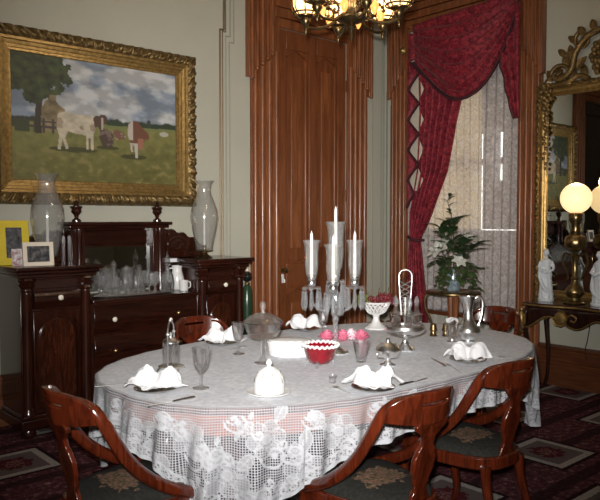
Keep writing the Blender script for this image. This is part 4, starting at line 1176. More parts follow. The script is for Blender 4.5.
lobj([(.012,.21),(.014,.225),(.026,.24),(.018,.27),(.006,.30),(.003,.325)], 'stopper', 'sparkle', t, 8)
t = thing('china_cup', 'white china mug on the sideboard shelf against the right pedestal', 'mug', (3.055,4.86,ZG))
lobj([(.03,0),(.036,.003),(.036,.075),(.040,.085),(.036,.085),(.032,.01),(.004,.008)], 'body', 'china', t, 28)
MB().tube(catmull([(.036,0,.07),(.060,0,.068),(.062,0,.03),(.036,0,.018)], 5), .005, 8).build('handle', M['china'], t)
t = thing('china_jug', 'white china jug hung with rings above the mug beside the right pedestal', 'jug', (3.07,4.985,ZG))
lobj([(.035,0),(.05,.01),(.06,.08),(.045,.14),(.038,.17),(.046,.20),(.04,.20),(.03,.15),(.004,.02)], 'body', 'china', t, 28)
MB().tube(catmull([(-.04,0,.18),(-.085,0,.17),(-.085,0,.09),(-.058,0,.06)], 5), .006, 8).build('handle', M['china'], t)
# ball-topped stand between sideboard and door
t = thing('ball_topped_stand', 'slim dark green floor stand with black ball, between sideboard and door', 'stand', (3.80,4.99,0))
lobj([(.004,0),(.09,0),(.09,.012),(.05,.03),(.046,.05),(.044,.50),(.052,.72),(.046,.86),(.030,.90),(.016,.915)], 'post', 'green', t, 20)
lobj([(.016,.91),(.026,.918),(.026,.926),(.014,.935),(.02,.945)], 'collar', 'brass', t, 18)
MB().sphere((0,0,.985), .047, 24, 14).build('ball', M['black'], t)
lobj([(.006,1.028),(.014,1.036),(.010,1.05),(.003,1.06)], 'tip', 'ivory', t, 12)

# ------------------------------------------------------------------ chandelier
HX, HY = 2.82, 2.74
t = thing('chandelier', 'brass chandelier with glowing amber glass shades hanging over the table', 'chandelier', (HX,HY,2.49))
lobj([(.003,0),(.008,.012),(.014,.03),(.008,.042),(.012,.06),(.03,.075),(.02,.09),(.06,.105),(.085,.12),(.08,.135),(.05,.15),(.03,.18),(.03,.26),(.06,.30),(.03,.34),(.018,.38)], 'hub', 'brassdark', t, 28, lambda a, k, z: 1+.05*sin(12*a))
lobj([(.014,.37),(.014,1.55)], 'rod', 'brassdark', t, 12)
lobj([(.014,1.53),(.05,1.56),(.09,1.62),(.10,1.659)], 'canopy', 'brassdark', t, 28)
M['glow'] = emit('glowing_shade', (1,.60,.24), 3.2, (.8,.55,.3)); M['amber'] = emit('amber_jewel', (1,.42,.10), 1.2, (.6,.25,.06))
for k in range(6):
    a = math.radians(48.3)+PI/2-.30+k*PI/3; ca, sa = cos(a), sin(a); R = .265
    def pt3(r, z): return (r*ca, r*sa, z)
    b = MB().tube(catmull([pt3(.04,.16),pt3(.12,.10),pt3(.20,.085),pt3(.255,.10),pt3(R,.145)], 6), .009, 8)
    for q in range(16):
        u = q/15; r = .13+.05*(1-u)*cos(7*u); z = .15+.05*(1-u)*sin(7*u)
        b.sphere(pt3(r, z), .011-.004*u, 8, 5)
    b.build('arm', M['brassdark'], t)
    c = pt3(R, 0)
    lobj([(.003,.055),(.008,.065),(.012,.085),(.006,.095),(.016,.11),(.03,.13),(.026,.145),(.048,.155),(.05,.163),(.012,.165)], 'cup_and_drop', 'brassdark', t, 18, c=c)
    s = lobj([(.030,.166),(.052,.18),(.070,.215),(.072,.25),(.058,.29),(.066,.32),(.062,.32),(.054,.29),(.066,.25),(.064,.215),(.028,.172)], 'shade', 'glow', t, 28, c=c); s['label'] = 'glowing amber glass shade'
    b = MB(); n = 24
    for zz in (.172,.262): b.tube([(c[0]+.074*cos(2*PI*i/n), c[1]+.074*sin(2*PI*i/n), zz) for i in range(n+1)], .005, 6, cap=False)
    for i in range(8):
        q = 2*PI*i/8; b.tube(catmull([(c[0]+.05*cos(q),c[1]+.05*sin(q),.16),(c[0]+.080*cos(q),c[1]+.080*sin(q),.20),(c[0]+.074*cos(q),c[1]+.074*sin(q),.262)], 4), .004, 6)
    b.build('gallery', M['brassdark'], t)
    # heart-shaped pendants between the arms
    a2 = a+PI/6; b = MB(); R2 = .17
    b.lathe([(.004,.11),(.016,.125),(.026,.15),(.022,.17),(.004,.185)], 12, (R2*cos(a2),R2*sin(a2),0), sx=.9, sy=.9); b.build('amber_drop', M['amber'], t)

# ------------------------------------------------------------------ window curtains
def velvet():
    m, t, b = newmat('red_damask'); v = coords(t); n = NV(t, noise_n(t, v, 22, 3, .6, 1.5)); n2 = noise_n(t, v, 7, 2)
    c = ramp(t, n, [(.40, (.10,.005,.012)), (.50, (.19,.011,.022)), (.60, (.30,.028,.042))])
    t.links.new(c, b.inputs['Base Color']); b.inputs['Roughness'].default_value = .6; b.inputs['Sheen Weight'].default_value = .08
    b.inputs['Specular IOR Level'].default_value = .3; bump(t, b, n, .3, .004); return m
M['damask'] = velvet(); M['fringe'] = plain('dark_red_fringe', (.050,.008,.014), .8, nz=.4, nscale=90, bstr=.6)
cu = thing('window_curtain', 'red damask curtain with draped swag and fringed cascades over the window', 'curtain', (W2-.1, 4.2, 0))
def bd(b, name, mt, **k):
    b.v = [(x, y-.085, z) for x, y, z in b.v]
    k.setdefault('smooth', 70); return b.build(name, M[mt], cu, w=True, **k)
XC = W2-.06
def swag(s, t):
    a = (4.83-.03*t, 3.52-.36*t); c = (3.565+.02*t, 3.56-.02*t)
    y = a[0]+(c[0]-a[0])*s; z = a[1]+(c[1]-a[1])*s
    sh = (4*s*(1-s))**.85
    sag = .60*t*sh*(1+.75*(s-.5))
    z -= sag*(1+.10*sin(PI*s))
    fold = .030*sin(2*PI*6.5*t+.8*sin(3*PI*s))*sh**.5*(.3+.7*t)
    bul = .13*sh*(.35+.65*sin(PI*min(1, t*.85+.1)))
    return (XC-.05-bul-fold, y, z+.012*sin(2*PI*6.5*t)*sh)
bd(MB().grid(swag, 60, 90), 'swag', 'damask', solid=.006)
bd(MB().tube([Vector(swag(k/60, 1))+Vector((-.008,0,-.018)) for k in range(61)], .026, 8, flat=.5), 'swag_fringe', 'fringe')
# left cascade with zigzag edge, cream lining behind
def zz(z, per, z0):
    q = ((z0-z)/per) % 1; return abs(2*q-1)
ZT0, ZB0, PR = 3.44, 1.62, .315
def casc(u, v):
    z = ZT0+(ZB0-ZT0)*v
    wdt = .035+.150*zz(z, PR, 3.33) if v > .15 else .17
    tap = 1-.55*max(0, v-.82)/.18
    y = 4.885-wdt*tap*u
    return (XC-.06-.018*sin(u*PI*2.4)-.02*u, y, z)
bd(MB().grid(casc, 12, 130), 'left_cascade', 'damask', solid=.005)
bd(MB().tube([Vector(casc(1, k/130))+Vector((-.006,0,0)) for k in range(22, 131)], .020, 6, flat=.5), 'left_cascade_fringe', 'fringe')
def lin(u, v):
    z = 3.16+(1.80-3.16)*v; wdt = .185*(.55+.45*(1-zz(z, PR, 3.33)))
    return (XC-.03, 4.88-wdt*u, z)
bd(MB().grid(lin, 6, 90), 'cascade_lining', 'lining', solid=.004)
# gathered drape, pulled in to the tie
def lerp_t(tab, z):
    for (z1, a), (z2, b) in zip(tab, tab[1:]):
        if z <= z1 and z >= z2: return a+(b-a)*(z1-z)/(z1-z2)
    return tab[-1][1] if z < tab[-1][0] else tab[0][1]
LFT = [(3.4,4.80),(2.6,4.765),(2.0,4.79),(1.55,4.875),(1.30,4.885),(1.0,4.90),(.05,4.90)]
RGT = [(3.4,4.05),(2.75,4.245),(2.48,4.32),(2.0,4.42),(1.70,4.55),(1.45,4.66),(1.32,4.735),(1.26,4.75),(1.1,4.73),(.6,4.665),(.05,4.62)]
def drape(u, v):
    z = 3.4+(.03-3.4)*v; a, c = lerp_t(LFT, z), lerp_t(RGT, z)
    y = a+(c-a)*u; d = .030*min(1, abs(c-a)/.25)+.008
    return (XC+.0-d*sin(2*PI*6*u+.6*sin(z*2))-.02*sin(PI*u), y, z)
bd(MB().grid(drape, 84, 120), 'drape', 'damask', solid=.005)
bd(MB().tube([(XC+.045,4.90,1.33),(XC-.04,4.885,1.31),(XC-.065,4.82,1.285),(XC-.055,4.75,1.275),(XC+.03,4.73,1.28)], .016, 8), 'tieback', 'fringe')
# right cascade
def rc(u, v):
    z = 3.53+(2.43-3.53)*v; wdt = .30*(1-v)**.8*(.85+.15*zz(z, .2, 3.5))+.03
    y = 3.575+wdt*u
    return (XC-.055-.03*sin(u*PI*5)*(1-v*.6)-.02*u, y, z+.06*u*(1-v))
bd(MB().grid(rc, 40, 80), 'right_cascade', 'damask', solid=.005)
bd(MB().tube([Vector(rc(1, k/80))+Vector((-.006,0,0)) for k in range(81)], .015, 6, flat=.5), 'right_cascade_fringe', 'fringe')
bd(MB().tube([(XC+.02,4.885,3.545),(XC+.02,3.55,3.545)], .018, 10), 'curtain_rod', 'brass')
for y, z in ((4.82,3.27),(3.50,3.52)):
    q = MB().lathe([(.003,0),(.03,.004),(.04,.02),(.03,.035),(.012,.05)], 16)
    o = q.build('rosette', M['gilt'], cu); o.rotation_euler = (0,-PI/2,0); o.location = (W2-.16-(W2-.1), y-4.2, z)
# sheer
def sheer_mat():
    m, t, b = newmat('sheer_lace'); t.nodes.remove(b); out = t.nodes['Material Output']
    v = coords(t); n = NV(t, noise_n(t, v, 40, 3, .6, .8)); n2 = NV(t, noise_n(t, v, 12, 2))
    d = t.nodes.new('ShaderNodeBsdfDiffuse'); r = t.nodes.new('ShaderNodeBsdfTranslucent'); tr = t.nodes.new('ShaderNodeBsdfTransparent')
    d.inputs['Color'].default_value = (.86,.82,.83,1); r.inputs['Color'].default_value = (.92,.89,.87,1)
    m1 = t.nodes.new('ShaderNodeMixShader'); m1.inputs[0].default_value = .45; t.links.new(d.outputs[0], m1.inputs[1]); t.links.new(r.outputs[0], m1.inputs[2])
    al = (n*.6+n2*.4-.5)*2.2+.58
    m2 = t.nodes.new('ShaderNodeMixShader'); t.links.new(al.max(.3).min(.92).s, m2.inputs[0]); t.links.new(tr.outputs[0], m2.inputs[1]); t.links.new(m1.outputs[0], m2.inputs[2])
    t.links.new(m2.outputs[0], out.inputs['Surface']); return m
M['sheer'] = sheer_mat()
def sh(u, v):
    y = 3.552+(4.88-3.552)*u; z = 3.5+(.03-3.5)*v
    return (W2+.005+.018*sin(u*2*PI*15+.8*sin(v*4+u*9))+.010*sin(u*2*PI*6.3+1), y, z)
s = MB().grid(sh, 240, 40).build('sheer_curtain', M['sheer'], None, smooth=80); tag(s, 'pale patterned sheer lace curtain hanging across the window behind the red drape', 'curtain')

# ------------------------------------------------------------------ flower stand, vase and bouquet
GX, GY, GZ = 5.20, 3.765, .855
t = thing('flower_stand', 'small round stand with bent brass legs before the window, holding the vase', 'stand', (GX,GY,0))
lobj([(.02,GZ-.028),(.23,GZ-.028),(.245,GZ-.02),(.245,GZ-.006),(.235,GZ),(.02,GZ)], 'top', 'brass', t, 40)
for k in range(4):
    a = VA+k*PI/2
    if k % 2 == 0:
        pth = catmull([(.22*cos(a),.22*sin(a),GZ-.02),(.255*cos(a),.255*sin(a),GZ-.07),(.25*cos(a),.25*sin(a),GZ-.16),(.20*cos(a),.20*sin(a),GZ-.28),(.17*cos(a),.17*sin(a),.35),(.21*cos(a),.21*sin(a),.1),(.26*cos(a),.26*sin(a),.0)], 6)
        MB().tube(pth, .013, 8).build('bent_leg', M['brass'], t)
    else:
        s = 1 if k == 1 else -1
        MB().tube([(.12*cos(a),.12*sin(a),GZ-.03),(.08*cos(a),.08*sin(a),GZ-.35),(.16*cos(a),.16*sin(a),.0)], [.032,.020,.024], 8).build('wooden_leg', M['trimwood'], t)
lobj([(.02,.28),(.15,.28),(.155,.29),(.15,.30),(.02,.30)], 'lower_shelf', 'trimwood', t, 30)
M['vaseglass'] = plain('blue_white_vase', (.20,.25,.28), .15, nz=.6, nscale=45)
t = thing('flower_vase', 'blue and white vase on the brass-legged stand, full of leafy stems', 'vase', (GX,GY,GZ+.0005))
lobj([(.004,0),(.050,0),(.058,.01),(.062,.08),(.055,.15),(.050,.18),(.064,.205),(.058,.205),(.044,.17),(.01,.03)], 'body', 'vaseglass', t, 30)
M['leaf'] = plain('dark_leaf', (.030,.060,.022), .4, nz=.45, nscale=25); M['leaf2'] = plain('mid_green_leaf', (.06,.10,.035), .45, nz=.4, nscale=25)
M['petal'] = plain('white_petal', (.62,.62,.56), .6, nz=.06); M['stem'] = plain('brown_stem', (.07,.06,.03), .7)
def leafm(b, base, d, up, L, w):
    base, d, up = Vector(base), Vector(d).normalized(), Vector(up)
    s = d.cross(up).normalized(); nn = s.cross(d)
    def fn(u, v):
        q = (u-.5)*2; ww = w*math.sin(PI*min(1, v*.93+.05))**.8
        return base+d*L*v+s*q*ww+nn*(-.35*L*v*v+.25*ww*q*q)
    b.grid(fn, 4, 8)
def sprig(name, label, path, leaves, mt, L, w, rgn, flower=None, group='stems in the vase'):
    t = thing(name, label, 'flower' if flower else 'sprig', (GX,GY,GZ+.10), 0, group)
    pth = catmull([Vector(p)-Vector((0,0,.10)) for p in path], 6)
    MB().tube(pth, lambda u: .006-.003*u, 6).build('stem', M['stem'], t)
    b = MB()
    for k in range(leaves):
        i = int(len(pth)*(.35+.62*k/max(1, leaves-1))); i = min(i, len(pth)-2); p = pth[i]; tn = (pth[i+1]-pth[i]).normalized()
        a = k*2.4+rgn.random(); side = Vector((cos(a), sin(a), .25+.3*rgn.random()))
        leafm(b, p, side+tn*.5, (0,0,1), L*(.75+.5*rgn.random()), w*(.8+.4*rgn.random()))
    b.build('leaves', M[mt], t, smooth=60)
    if flower:
        b = MB(); c = pth[-1]; dr = (pth[-1]-pth[-3]).normalized()
        e1 = dr.cross(Vector((0,0,1))).normalized(); e2 = dr.cross(e1)
        for ring, (n, ti, LL) in enumerate(((6,1.15,.105),(5,.6,.085),(3,.2,.06))):
            for k in range(n):
                a = 2*PI*k/n+ring*.5; out = e1*cos(a)+e2*sin(a)
                leafm(b, c, out*ti+dr*.7, dr, LL*flower, .034*flower)
        b.build('petals', M['petal'], t, smooth=60, solid=.0015)
    return t
R = random.Random(12); ux, uy = cos(VA), sin(VA)     # across the view
def Q(s, z, dpt=0): return (ux*s-uy*0+dpt*cos(math.radians(48.3))*-1, uy*s+dpt*sin(math.radians(48.3))*-1, z)
sprig('white_flower', 'large white blossom at the left of the bouquet', [Q(-.02,.12),Q(-.06,.28,.02),Q(-.13,.37,.05)], 5, 'leaf', .16, .045, R, 1.25, 'white blossoms in the vase')
sprig('white_flower', 'small white blossom in the middle of the bouquet', [Q(0,.12),Q(.01,.22,.08),Q(.02,.27,.13)], 3, 'leaf', .14, .04, R, .7, 'white blossoms in the vase')
sprig('white_flower', 'white blossom at the upper right of the bouquet', [Q(.02,.12),Q(.08,.32,.0),Q(.13,.46,.03)], 5, 'leaf', .17, .045, R, 1.0, 'white blossoms in the vase')
sprig('leafy_branch', 'tall bare-tipped spike rising from the middle of the bouquet', [Q(0,.10),Q(0,.45),Q(-.02,.66),Q(-.055,.80),Q(-.03,.86)], 11, 'leaf', .09, .018, R)
sprig('leafy_branch', 'broad dark-leaved branch leaning left in the bouquet', [Q(-.02,.10),Q(-.06,.35,.03),Q(-.10,.50,.02),Q(-.12,.58)], 8, 'leaf', .18, .048, R)
sprig('leafy_branch', 'broad dark-leaved branch upright at the centre of the bouquet', [Q(0,.10),Q(-.01,.35,.05),Q(-.03,.52,.03),Q(-.02,.62)], 9, 'leaf', .18, .046, R)
sprig('leafy_branch', 'dark-leaved branch spreading to the right of the bouquet', [Q(.02,.10),Q(.08,.28,.04),Q(.14,.36,.03),Q(.20,.41)], 8, 'leaf', .16, .042, R)
sprig('trailing_ivy', 'small-leaved ivy trailing down the right side of the vase', [Q(.03,.16,.06),Q(.09,.24,.08),Q(.15,.16,.08),Q(.18,.05,.06),Q(.20,.02,.05)], 16, 'leaf2', .065, .026, R, None, 'ivy in the vase')
sprig('trailing_ivy', 'small-leaved ivy reaching out at the right of the bouquet', [Q(.03,.16,.06),Q(.10,.26,.08),Q(.18,.21,.07),Q(.27,.20,.03)], 14, 'leaf2', .06, .024, R, None, 'ivy in the vase')
sprig('trailing_ivy', 'small-leaved ivy trailing down the left side of the vase', [Q(-.03,.16,.06),Q(-.09,.22,.08),Q(-.13,.14,.07),Q(-.14,.03,.05)], 14, 'leaf2', .065, .026, R, None, 'ivy in the vase')
sprig('trailing_ivy', 'ivy hanging over the front of the vase', [Q(0,.16,.06),Q(.03,.24,.10),Q(.05,.16,.13),Q(.04,.10,.14)], 14, 'leaf2', .07, .028, R, None, 'ivy in the vase')

sprig('trailing_ivy', 'bushy ivy spilling low over the left front of the vase', [Q(-.02,.16,.06),Q(-.05,.22,.10),Q(-.09,.17,.12),Q(-.10,.08,.12)], 20, 'leaf2', .075, .032, R, None, 'ivy in the vase')
sprig('trailing_ivy', 'bushy ivy spilling low over the right front of the vase', [Q(.02,.16,.06),Q(.06,.25,.10),Q(.11,.20,.13),Q(.12,.08,.13)], 22, 'leaf2', .075, .032, R, None, 'ivy in the vase')
sprig('leafy_branch', 'dark leafy branch spreading low at the left of the bouquet', [Q(-.02,.12,.04),Q(-.07,.24,.07),Q(-.12,.27,.08),Q(-.16,.25,.07)], 10, 'leaf', .11, .040, R)
sprig('leafy_branch', 'dark leafy branch filling the heart of the bouquet', [Q(.01,.12,.05),Q(.03,.28,.09),Q(.05,.38,.10),Q(.07,.45,.08)], 12, 'leaf', .13, .044, R)

# ------------------------------------------------------------------ console table and gilt mirror
KY0, KY1, KXF, KZ = 3.20, 2.28, 5.42, .79
cs = thing('console_table', 'black and gilt console table with serpentine apron under the mirror', 'table', (5.66, 2.74, 0))
def cp(b, name, mt, **k):
    k.setdefault('smooth', 40); return b.build(name, M[mt], cs, w=True, **k)
def front(y): return KXF+.03*cos((y-2.74)/.46*PI*1.5) if abs(y-2.74) < .46 else KXF
n = 30
top = [(front(KY1+(KY0-KY1)*k/n), KY1+(KY0-KY1)*k/n) for k in range(n+1)]+[(W2-.012,KY0+.0),(W2-.012,KY1)]
cp(MB().prism(top, 2, KZ-.03, KZ), 'top', 'blackwood', bevel=.006)
b = MB().tube([(front(KY1+(KY0-KY1)*k/n)-.004, KY1+(KY0-KY1)*k/n, KZ-.018) for k in range(n+1)]+[(W2-.02,KY0+.004,KZ-.018)], .008, 8); cp(b, 'gilt_edge', 'gilt')
b = MB()
def apz(y):
    t = abs(y-2.74)/.42; return KZ-.03-.12-.045*cos(t*PI*2)*(1 if t < 1 else 0)-(.05*max(0, t-.6))
b.grid(lambda u, v: (front(2.32+.84*u)+.02, 2.32+.84*u, (KZ-.03)+(apz(2.32+.84*u)-(KZ-.03))*v), 40, 4); cp(b, 'apron', 'blackwood', solid=.02)
b = MB().tube([(front(2.32+.84*k/40)+.008, 2.32+.84*k/40, apz(2.32+.84*k/40)) for k in range(41)], .007, 6); cp(b, 'apron_gilt_edge', 'gilt')
b = MB().box(5.47,W2-.02,3.13,3.15,KZ-.15,KZ-.03).box(5.47,W2-.02,2.33,2.35,KZ-.15,KZ-.03); cp(b, 'side_apron', 'blackwood')
for y in (2.33, 3.15):
    for x, f in ((5.46, 1), (5.80, 0)):
        sy = 1 if y > 2.74 else -1
        pth = catmull([(x,y,KZ-.04),(x-.03*f,y+.035*sy,KZ-.12),(x-.02*f,y+.03*sy,KZ-.25),(x+.02*f,y+.01*sy,.30),(x+.02*f,y+.02*sy,.10),(x-.02*f,y+.045*sy,.0)], 6)
        cp(MB().tube(pth, lambda u: .034-.018*min(1, u*1.4), 10), 'leg', 'blackwood')
        if f:
            b = MB(); cx, cy, cz = x-.055, y+.05*sy, KZ-.14
            b.sphere((cx,cy,cz+.075), .022, 12, 8); b.lathe([(.008,.0),(.018,.02),(.030,.06),(.034,.10),(.024,.13),(.012,.145),(.012,.16)], 12, (cx,cy,cz-.09))
            for q in range(10): b.sphere((cx+.012*cos(q*2.4), cy+.012*sin(q*2.4), cz-.05-.014*q), .015-.0009*q, 8, 5)
            b.tube(catmull([(cx,cy-.02,cz+.04),(cx-.01,cy-.04,cz+.01),(cx-.01,cy-.03,cz-.05)], 4), .008, 6); b.tube(catmull([(cx,cy+.02,cz+.04),(cx-.01,cy+.04,cz+.01),(cx-.01,cy+.03,cz-.05)], 4), .008, 6)
            cp(b, 'gilt_figure_mount', 'gilt')
            b = MB(); 
            for q in range(4): b.box(x-.028,x+.03,y-.03,y+.03,KZ-.035-.026*(q+1)+.006,KZ-.035-.026*q)
            cp(b, 'carved_block', 'giltdark', bevel=.006)
xf = front(2.86)
b = MB(); b.lathe([(.003,.018),(.03,.017),(.05,.012),(.055,.004),(.068,.008),(.07,.0)], 24, rip=lambda a, k, z: 1+.06*sin(8*a)*k)
o = b.build('gilt_medallion', M['gilt'], cs); o.rotation_euler = (0,-PI/2,0); o.location = (front(2.87)-5.66+.012, 2.87-2.74, KZ-.115)
for s in (-1, 1):
    b = MB().tube(catmull([(front(2.87)+.002, 2.87+s*.07, KZ-.10),(front(2.87)-.004, 2.87+s*.11, KZ-.075),(front(2.87)-.0, 2.87+s*.15, KZ-.10),(front(2.87)+.004, 2.87+s*.13, KZ-.13),(front(2.87)+.002, 2.87+s*.10, KZ-.12)], 5), .007, 6); cp(b, 'gilt_scroll', 'gilt')
# mirror
GY0, GY1, GZ0, GZ1 = 2.25, 3.245, .86, 2.60           # glass extents
mr = thing('gilt_mirror', 'tall gilt-framed pier mirror with carved crest above the console table', 'mirror', (W2-.05, 2.75, KZ+.01))
MB().box(W2-.035,W2-.030,GY0-.01,GY1+.01,GZ0-.01,GZ1+.01).build('mirror_glass', M['mirror'], mr, smooth=0, w=True)
frame_member([(-.005,.030),(0,.05),(.012,.056),(.02,.05),(.03,.062),(.05,.066),(.065,.058),(.075,.062),(.088,.04),(.090,.0)], (GY0, GY1, GZ0, GZ1), W2, 1, 'y').build('moulded_frame', M['gilt'], mr, smooth=40, w=True)
def carve2(s, v, e): return .010*sin(PI*v)*(sin(s*2*PI/.07+3*v)+.6*sin(s*2*PI/.03))
frame_member([(.060,.055),(.075,.075),(.100,.070),(.112,.03),(.112,.0)], (GY0, GY1, GZ0, GZ1), W2, 1, 'y', carve2, .008).build('carved_border', M['giltdark'], mr, smooth=60, w=True)
def scroll(b, c, r0, turns, s, a0, rad, n=40, xo=.07):
    pth = []
    for k in range(n+1):
        u = k/n; a = a0+s*u*turns*2*PI; r = r0*(1-.86*u)
        pth.append((W2-xo, c[0]+r*cos(a), c[1]+r*sin(a)))
    b.tube(pth, lambda u: rad*(1-.5*u), 8)
def leafy(b, p, q, w):
    p, q = Vector((W2-.065, *p)), Vector((W2-.085, *q)); d = q-p
    leafm(b, p, d, (-1,0,0), d.length, w)
YM = (GY0+GY1)/2
for s in (1, -1):
    b = MB()
    def Y(d): return YM+s*d
    # corner cluster
    b2 = MB()
    for q in range(16):
        a = q*2.4; r = .012*math.sqrt(q)*2.0
        b2.sphere((W2-.07-.01*(q % 3), Y(.50)+r*cos(a)*.6, GZ1+.02+r*sin(a)-.0), .026, 8, 6)
    for q in range(14): b2.sphere((W2-.075, Y(.50)+.014*sin(q*1.9), GZ1-.06-.045*q), .030-.0012*q, 8, 6)
    b2.build('corner_carving', M['giltdark'], mr, smooth=60, w=True)
    b.tube(catmull([(W2-.07,Y(.53),GZ1+.07),(W2-.08,Y(.44),GZ1+.16),(W2-.085,Y(.36),GZ1+.13),(W2-.085,Y(.26),GZ1+.20),(W2-.085,Y(.22),GZ1+.34),(W2-.085,Y(.12),GZ1+.46),(W2-.085,Y(.0),GZ1+.50)], 8), .028, 8)
    scroll(b, (Y(.36),GZ1+.17), .10, 1.3, s, 0 if s > 0 else PI, .022); scroll(b, (Y(.16),GZ1+.44), .085, 1.2, -s, 1, .018)
    b.tube(catmull([(W2-.07,Y(.46),GZ1+.09),(W2-.09,Y(.30),GZ1+.09),(W2-.08,Y(.20),GZ1+.14),(W2-.08,Y(.10),GZ1+.10)], 8), .024, 8)
    for p, q, w in (((Y(.44),GZ1+.14),(Y(.50),GZ1+.23),.03),((Y(.30),GZ1+.24),(Y(.33),GZ1+.36),.04),((Y(.24),GZ1+.30),(Y(.30),GZ1+.42),.035),((Y(.14),GZ1+.48),(Y(.22),GZ1+.56),.035),((Y(.05),GZ1+.50),(Y(.10),GZ1+.60),.035),((Y(.40),GZ1+.10),(Y(.36),GZ1+.22),.03),((Y(.52),GZ1+.08),(Y(.565),GZ1+.15),.022),((Y(.34),GZ1+.10),(Y(.42),GZ1+.27),.04),((Y(.24),GZ1+.18),(Y(.15),GZ1+.30),.04),((Y(.22),GZ1+.14),(Y(.30),GZ1+.27),.035),((Y(.30),GZ1+.32),(Y(.40),GZ1+.40),.03),((Y(.20),GZ1+.42),(Y(.31),GZ1+.50),.03),((Y(.12),GZ1+.12),(Y(.18),GZ1+.24),.035)): leafy(b, p, q, w)
    b.build('crest_scroll', M['giltdark'], mr, smooth=60, w=True)
b = MB()
for q in range(26):
    a = q*2.4; r = .022*math.sqrt(q); b.sphere((W2-.075-.012*(q % 3), YM+r*cos(a)*.8, GZ1+.27+r*sin(a)*1.2), .030, 8, 6)
b.build('crest_fruit_cluster', M['giltdark'], mr, smooth=60, w=True)
o = MB().lathe([(.05,.0),(.055,.006),(.045,.03),(.02,.05),(.003,.055)], 16, sx=1, sy=1.3).build('candle_bracket_drop', M['ivory'], mr); o.rotation_euler = (0,-PI/2,0); o.location = (-.02, .47, GZ1+.12-(KZ+.01)); o.scale = (.6,.35,.6)

# lamp with glowing globe
LX, LY = 5.62, 2.835
t = thing('globe_lamp', 'brass oil-style lamp with a glowing round globe on the console table', 'lamp', (LX,LY,KZ+.0005))
lobj([(.004,0),(.085,0),(.09,.008),(.075,.02),(.05,.03),(.045,.05),(.075,.075),(.082,.105),(.060,.14),(.030,.165),(.026,.20)], 'base', 'brass', t, 32)
lobj([(.026,.20),(.034,.215),(.022,.23),(.026,.36),(.040,.40),(.024,.42),(.030,.44)], 'column', 'brass', t, 24)
lobj([(.03,.44),(.07,.455),(.088,.49),(.09,.53),(.075,.565),(.045,.58),(.05,.60),(.03,.605)], 'font', 'brass', t, 32, lambda a, k, z: 1+.03*sin(10*a))
lobj([(.03,.60),(.04,.61),(.035,.66),(.055,.70),(.060,.755),(.05,.765)], 'burner', 'brass', t, 20)
for s in (-1, 1):
    MB().tube(catmull([(0,s*.03,.40),(0,s*.09,.42),(0,s*.11,.35),(0,s*.075,.27),(0,s*.06,.21),(0,s*.075,.20)], 6), .008, 8).build('scroll_handle', M['brass'], t)
M['globe'] = emit('glowing_globe', (1,.68,.33), 1.15, (.9,.8,.6))
o = MB().sphere((0,0,.885), .128, 36, 22).build('globe', M['globe'], t); o['label'] = 'glowing frosted globe'
# statuettes
M['bisque'] = plain('white_bisque', (.60,.63,.66), .5, nz=.05)
def statuette(x, y, label, rz):
    b = MB(); rip = lambda a, k, z: 1+.10*sin(9*a+z*14)*max(0, 1-k*1.15)
    b.lathe([(.003,0),(.066,0),(.068,.02),(.062,.028)], 24)
    b.lathe([(.058,.022),(.060,.05),(.052,.14),(.046,.20),(.050,.235),(.042,.262),(.034,.285),(.042,.32),(.046,.345),(.036,.362),(.016,.374),(.014,.392)], 40, rip=rip, sy=.85)
    b.sphere((0,-.004,.418), .028, 18, 12, .85, .95, 1.15); b.sphere((0,.016,.432), .024, 14, 10); b.sphere((0,-.031,.415), .006, 8, 6)
    for s in (-1, 1):
        b.tube(catmull([(s*.040,0,.348),(s*.058,-.010,.305),(s*.050,-.038,.272),(s*.012,-.056,.262+.01*s)], 6), lambda u: .015-.006*u, 10)
    for q in range(9): b.sphere((.03*cos(q*2.4), -.055+.008*sin(q), .262+.012*sin(q*2)), .012, 8, 6)
    b.tube(catmull([(-.045,.02,.34),(-.055,-.02,.22),(-.02,-.05,.12),(.05,-.02,.05)], 6), .014, 10)
    o = b.build('statuette', M['bisque'], None, smooth=80)
    m = o.modifiers.new('remesh', 'REMESH'); m.mode = 'VOXEL'; m.voxel_size = .005; m.use_smooth_shade = True
    o.location = (x, y, KZ+.0005); o.rotation_euler = (0,0,rz); return tag(o, label, 'statuette', 'white statuettes on the console')
statuette(5.60, 3.085, 'white bisque statuette of a robed woman on the left end of the console table', -1.0)
statuette(5.60, 2.615, 'white bisque statuette at the right edge of the photo, right of the globe lamp', -2.0)
o = MB().tube(catmull([(W2-.06,2.82,KZ-.034),(W2-.055,2.81,.62),(W2-.06,2.83,.45),(W2-.055,2.85,.37),(W2-.056,2.84,.28)], 6), .004, 6).build('lamp_cord', M['darkcord'], None)
tag(o, 'thin black lamp cord hanging down the wall below the console table', 'cord')

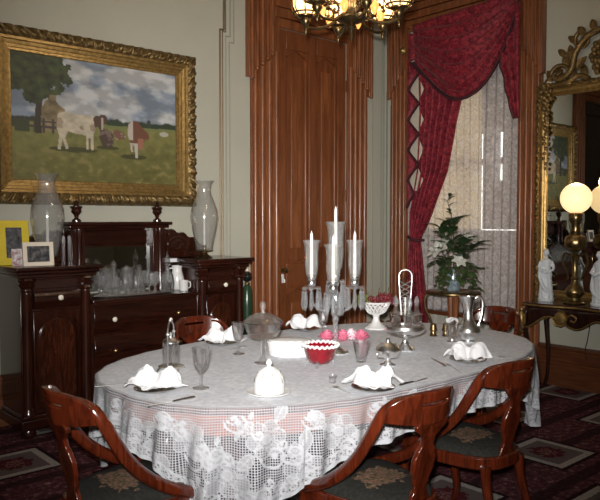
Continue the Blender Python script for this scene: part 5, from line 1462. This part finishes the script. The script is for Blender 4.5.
# ------------------------------------------------------------------ light and camera
def light(name, kind, loc, energy, col=(1,1,1), **k):
    l = bpy.data.lights.new(name, kind); l.energy = energy; l.color = col
    for a, v in k.items(): setattr(l, a, v)
    o = bpy.data.objects.new(name, l); C.objects.link(o); o.location = loc; return o
for k in range(6):
    a = math.radians(48.3)+PI/2-.30+k*PI/3
    light('chandelier_bulb', 'POINT', (HX+.265*cos(a), HY+.265*sin(a), 2.49+.36), 6, (1,.86,.70), shadow_soft_size=.04)
light('globe_bulb', 'POINT', (LX, LY, KZ+1.04), 3.5, (1,.72,.42), shadow_soft_size=.05)
pitch, yaw = math.radians(-2.527), math.radians(48.346)
cam = bpy.data.cameras.new('camera'); co = bpy.data.objects.new('camera', cam); C.objects.link(co)
cam.sensor_width = 36; cam.lens = 36*696.69/600; cam.clip_start = .05
co.location = (0,0,1.5); co.rotation_euler = (PI/2+pitch, 0, yaw-PI/2)
bpy.context.scene.camera = co
fl = light('camera_flash', 'AREA', (-.02,.03,1.585), 46, (1,.97,.93), shape='RECTANGLE', size=.06, size_y=.035, spread=math.radians(64))
fl.rotation_euler = (PI/2+pitch+.012, 0, yaw-PI/2)
w = bpy.data.worlds.new('sky'); bpy.context.scene.world = w; w.use_nodes = True
bg = w.node_tree.nodes['Background']; sky = w.node_tree.nodes.new('ShaderNodeTexSky'); sky.sky_type = 'NISHITA'; sky.sun_disc = False; sky.sun_elevation = math.radians(35); sky.sun_rotation = 2.5
mxs = w.node_tree.nodes.new('ShaderNodeMix'); mxs.data_type = 'RGBA'; mxs.inputs[0].default_value = .7; mxs.inputs[7].default_value = (5,5,4.8,1)
w.node_tree.links.new(sky.outputs[0], mxs.inputs[6]); w.node_tree.links.new(mxs.outputs[2], bg.inputs['Color']); bg.inputs['Strength'].default_value = .6
vs = bpy.context.scene.view_settings; vs.view_transform = 'Standard'; vs.look = 'None'; vs.exposure = 0; vs.gamma = 1; vs.use_curve_mapping = False
bpy.context.scene.cycles.transparent_max_bounces = 24
